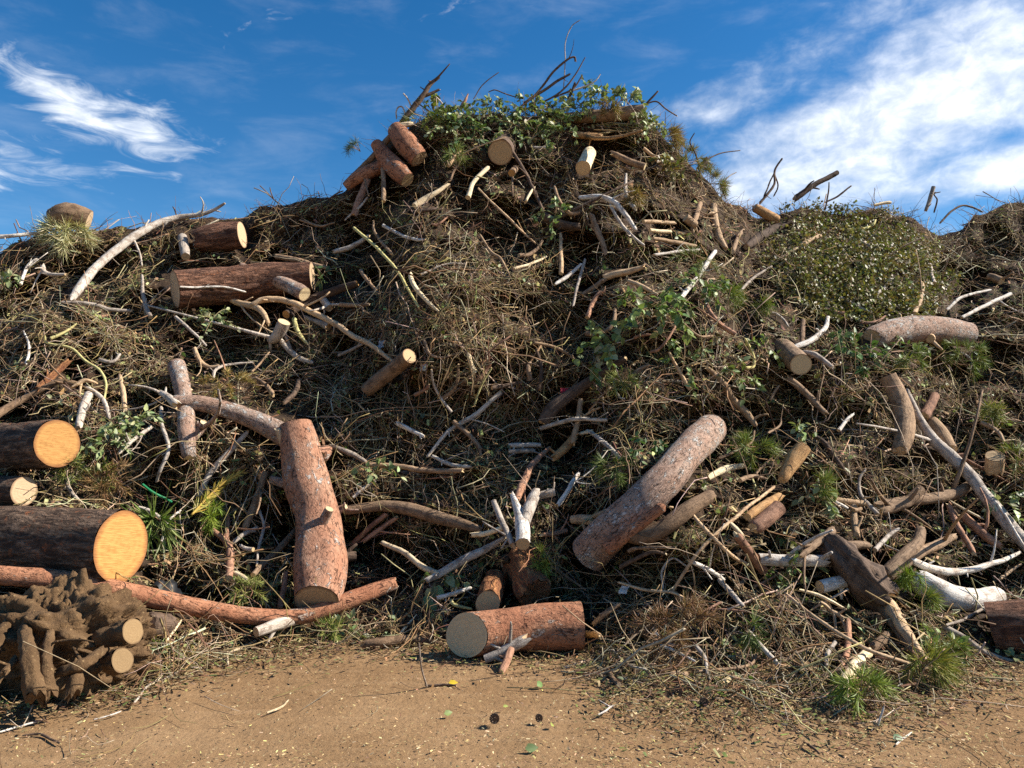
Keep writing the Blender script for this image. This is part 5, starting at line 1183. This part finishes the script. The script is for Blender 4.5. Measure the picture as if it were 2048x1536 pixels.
hv = lambda x, y: 1 - .8 * zone_brown(x, y)
tag(tangle('twig_tangle', 15000, .14, 1.15, .0024, .0072, 8, .24, TW, hv, .10, .2, .38), 'tangle of thin dry twigs covering the whole heap', 'twigs')
tag(tangle('branch_tangle', 3000, .3, 1.3, .005, .0125, 7, .16, TW[[0, 1, 2, 3, 6, 7]], hv, .03, .1, .14), 'thicker brush of bare branches woven through the heap', 'branches')
tag(tangle('fine_twig_tangle', 12000, .06, .3, .0014, .0032, 4, .10, TW, lambda x, y: 1 - .4 * zone_brown(x, y), .12), 'fine broken twigs filling the gaps of the heap', 'twigs')
tag(tangle('arching_twigs', 1300, .45, 1.5, .0024, .0048, 10, .34, TW[[0, 1, 5, 6, 3]], lambda x, y: 1 - .5 * zone_brown(x, y), .06, .35, .6), 'long thin twigs arching out of the heap', 'twigs')
def crest_twigs(n=950):
    x = rng.uniform(20, 2100, n * 2); p = np.where((x > 780) & (x < 1460), .9, np.where(x > 1460, .8, .32)); x = x[rng.random(len(x)) < p][:n]; n = len(x)
    y = ip(CR, x) + rng.uniform(0, 14, n); P = at(x, y, depth(x, y) - .02); s = np.linspace(0, 1, 6)[None, :, None]
    d = unit(np.stack([rng.normal(0, .9, n), rng.normal(-.2, .5, n), rng.uniform(.0, 1.1, n)], -1)); L = np.exp(rng.uniform(math.log(.08), math.log(.34), n))
    C = P[:, None] + d[:, None] * s * L[:, None, None] + (rng.normal(0, .3, (n, 3)) * L[:, None])[:, None] * s**2 + rng.normal(0, .02, (n, 6, 3)) * L[:, None, None]
    V, f = rods_geo(C, rng.uniform(.002, .0052, n)[:, None] * np.linspace(1, .4, 6)[None], 3)
    tag(build('skyline_twigs', V, f, [M['twig']], tint=vary(TW[[2, 3, 4, 7]], n).repeat(18, 0)), 'short bare twigs bristling along the skyline', 'twigs', kind='stuff')
crest_twigs()
def chips(name, n, cols, smin, smax, layer, dens=None, hero=.05, aspect=(.18, .5)):
    x, y = scatter(int(n * 1.25), bias=dens)
    keep = (~masked(x, y)) | (rng.random(len(x)) < hero); x, y = x[keep][:n], y[keep][:n]; n = len(x)
    nr = face_normal(x, y); P = at(x, y, depth(x, y, 1.0) - rng.uniform(-.01, layer, n))
    a = rng.normal(0, 1, (n, 3)); a -= nr * np.sum(a * nr, -1, keepdims=True) * .75; a = unit(a); w = unit(np.cross(a, nr + rng.normal(0, .5, (n, 3)))); up = np.cross(w, a)
    L = np.exp(rng.uniform(math.log(smin), math.log(smax), n))[:, None] * .5; W = L * rng.uniform(*aspect, (n, 1))
    V = np.stack([P - a * L - w * W * .6, P + a * L - w * W, P + a * L * .9 + w * W * .7 + up * L * .2, P - a * L + w * W], 1)
    V[..., 2] = np.maximum(V[..., 2], .003)
    f = np.arange(n * 4).reshape(n, 4)
    return build(name, V.reshape(-1, 3), [f], [M['litter']], tint=vary(cols, n, .3).repeat(4, 0), smooth=False)
tag(chips('bark_litter', 80000, [(.12, .07, .036), (.17, .105, .055), (.085, .05, .028), (.24, .16, .085), (.06, .036, .022), (.32, .23, .12)], .012, .05, .07), 'brown bark crumbs and litter covering the heap', 'litter', kind='stuff')
tag(chips('dry_leaf_litter', 17000, [(.34, .22, .11), (.26, .16, .08), (.44, .33, .17), (.40, .36, .16), (.22, .24, .09)], .03, .075, .10, lambda x, y: np.clip(.25 + .6 * (n2(x / 110, y / 80, 2, 95) > 0), 0, 1), .06, (.3, .6)), 'dry curled leaves scattered through the heap', 'leaves', kind='stuff')
def loose_leaves(n=7600):
    def dens(x, y):
        d = .14 + .5 * (n2(x / 120, y / 90, 3, 97) > .12)
        d = d + .7 * np.exp(-((x - 1060) / 240) ** 2 - ((y - 262) / 45) ** 2) + .5 * np.exp(-((x - 1380) / 200) ** 2 - ((y - 660) / 120) ** 2) + .4 * np.exp(-((x - 1720) / 200) ** 2 - ((y - 760) / 90) ** 2)
        return np.clip(d * (1 - .85 * zone_brown(x, y)), 0, 1)
    x, y = scatter(n * 2, bias=dens); ok = ~masked(x, y) | (rng.random(len(x)) < .12); x, y = x[ok][:n], y[ok][:n]; n = len(x)
    nr = face_normal(x, y); P = at(x, y, depth(x, y, 1.0) - rng.uniform(.0, .13, n))
    L = rng.uniform(.03, .07, n)
    V, f = leaves_geo(P, rng.normal(0, 1, (n, 3)), unit(nr + rng.normal(0, .7, (n, 3))), L, L * rng.uniform(.25, .36, n), rng.uniform(-.1, .4, n))
    tag(build('loose_leaves', V, f, [M['leaf']], tint=vary(GREEN + PALE + OLIVE, n, .22).repeat(8, 0)), 'green leaves scattered singly all over the heap', 'leaves', kind='stuff')
loose_leaves()
def needle_mat(n=22000):
    def dens(x, y): return np.clip(.12 + .75 * (n2(x / 95, y / 70, 3, 99) > .05), 0, 1)
    x, y = scatter(n * 2, bias=dens); ok = ~masked(x, y) | (rng.random(len(x)) < .08); x, y = x[ok][:n], y[ok][:n]; n = len(x)
    nr = face_normal(x, y); P = at(x, y, depth(x, y, 1.0) - rng.uniform(-.01, .12, n))
    d = rng.normal(0, 1, (n, 3)); d = unit(d - nr * np.sum(d * nr, -1, keepdims=True) * .6)
    V, f = needles_geo(P, P + d * rng.uniform(.06, .15, n)[:, None], rng.uniform(.003, .005, n))
    c = np.where((n2(x / 160, y / 120, 2, 101) > .25)[:, None], vary(NEEDLE, n), vary(DRYN + [(.22, .14, .07), (.40, .32, .16)], n))
    tag(build('needle_mat', V, f, [M['needle']], tint=c.repeat(5, 0)), 'dry and green pine needles matted over the heap', 'needles', kind='stuff')
needle_mat()
# litter on the dirt
def ground_chips(name, n, cols, smin, smax, foot):
    if foot:
        x = rng.uniform(-300, 2350, n); t = np.abs(rng.normal(0, 1, n)); y = ip(BR, x) - 8 + t * np.where(x > 1150, 52, 26)
    else:
        x = rng.uniform(-500, 2550, n * 2); y = 1290 + 330 * rng.random(n * 2) ** .8
        dn = np.clip(.25 + .35 * (x - 400) / 1600 + .35 * (n2(x / 160, y / 40, 3, 103) > .05), .08, 1); ok = (rng.random(n * 2) < dn) & (y > ip(BR, x) - 6); x, y = x[ok][:n], y[ok][:n]
    n = len(x); P = on_ground(x, y, rng.uniform(.0, .006, n) if not foot else np.abs(rng.normal(0, .012, n)))
    a = unit(np.stack([rng.normal(0, 1, n), rng.normal(0, 1, n), rng.normal(0, .18, n)], -1)); w = unit(np.cross(a, np.array([0, 0, 1.]) + rng.normal(0, .3, (n, 3))))
    L = np.exp(rng.uniform(math.log(smin), math.log(smax), n))[:, None] * .5; W = L * rng.uniform(.12, .45, (n, 1)); up = np.cross(w, a)
    V = np.stack([P - a * L - w * W, P + a * L - w * W * .7, P + a * L + w * W + up * L * .12, P - a * L + w * W * .8], 1); V[..., 2] = np.maximum(V[..., 2], -.004) + .004
    return build(name, V.reshape(-1, 3), [np.arange(n * 4).reshape(n, 4)], [M['litter']], tint=vary(cols, n, .25).repeat(4, 0), smooth=False)
tag(ground_chips('wood_chips', 15000, [(.52, .38, .20), (.62, .48, .27), (.40, .27, .14), (.24, .15, .08), (.50, .40, .17)], .005, .022, False), 'fine pale wood chips scattered over the trodden dirt', 'wood chips', kind='stuff')
tag(ground_chips('foot_litter', 15000, [(.15, .09, .045), (.22, .14, .07), (.10, .06, .035), (.32, .23, .12), (.16, .17, .055)], .012, .05, True), 'brown litter spilling from the heap onto the dirt', 'litter', kind='stuff')
def ground_twigs(n=900):
    x = rng.uniform(-200, 2250, n); y = ip(BR, x) - 10 + np.abs(rng.normal(0, 1, n)) * np.where(x > 1150, 50, 24) + (rng.random(n) < .12) * rng.uniform(0, 140, n)
    P = on_ground(x, y, .006); k = 5; s = np.linspace(-.5, .5, k)[None, :, None]; L = np.exp(rng.uniform(math.log(.05), math.log(.34), n))
    d = unit(np.stack([rng.normal(0, 1, n), rng.normal(0, .8, n), rng.normal(0, .2, n)], -1))
    C = P[:, None] + d[:, None] * s * L[:, None, None] + (rng.normal(0, .3, (n, 3)) * L[:, None])[:, None] * s**2; C[..., 2] = np.abs(C[..., 2]) + .004
    V, f = rods_geo(C, rng.uniform(.0013, .0038, n)[:, None] * np.linspace(1, .5, k)[None], 3)
    tag(build('ground_twigs', V, f, [M['twig']], tint=vary(TW, n).repeat(k * 3, 0)), 'small twigs scattered along the foot of the heap', 'twigs', kind='stuff')
ground_twigs()
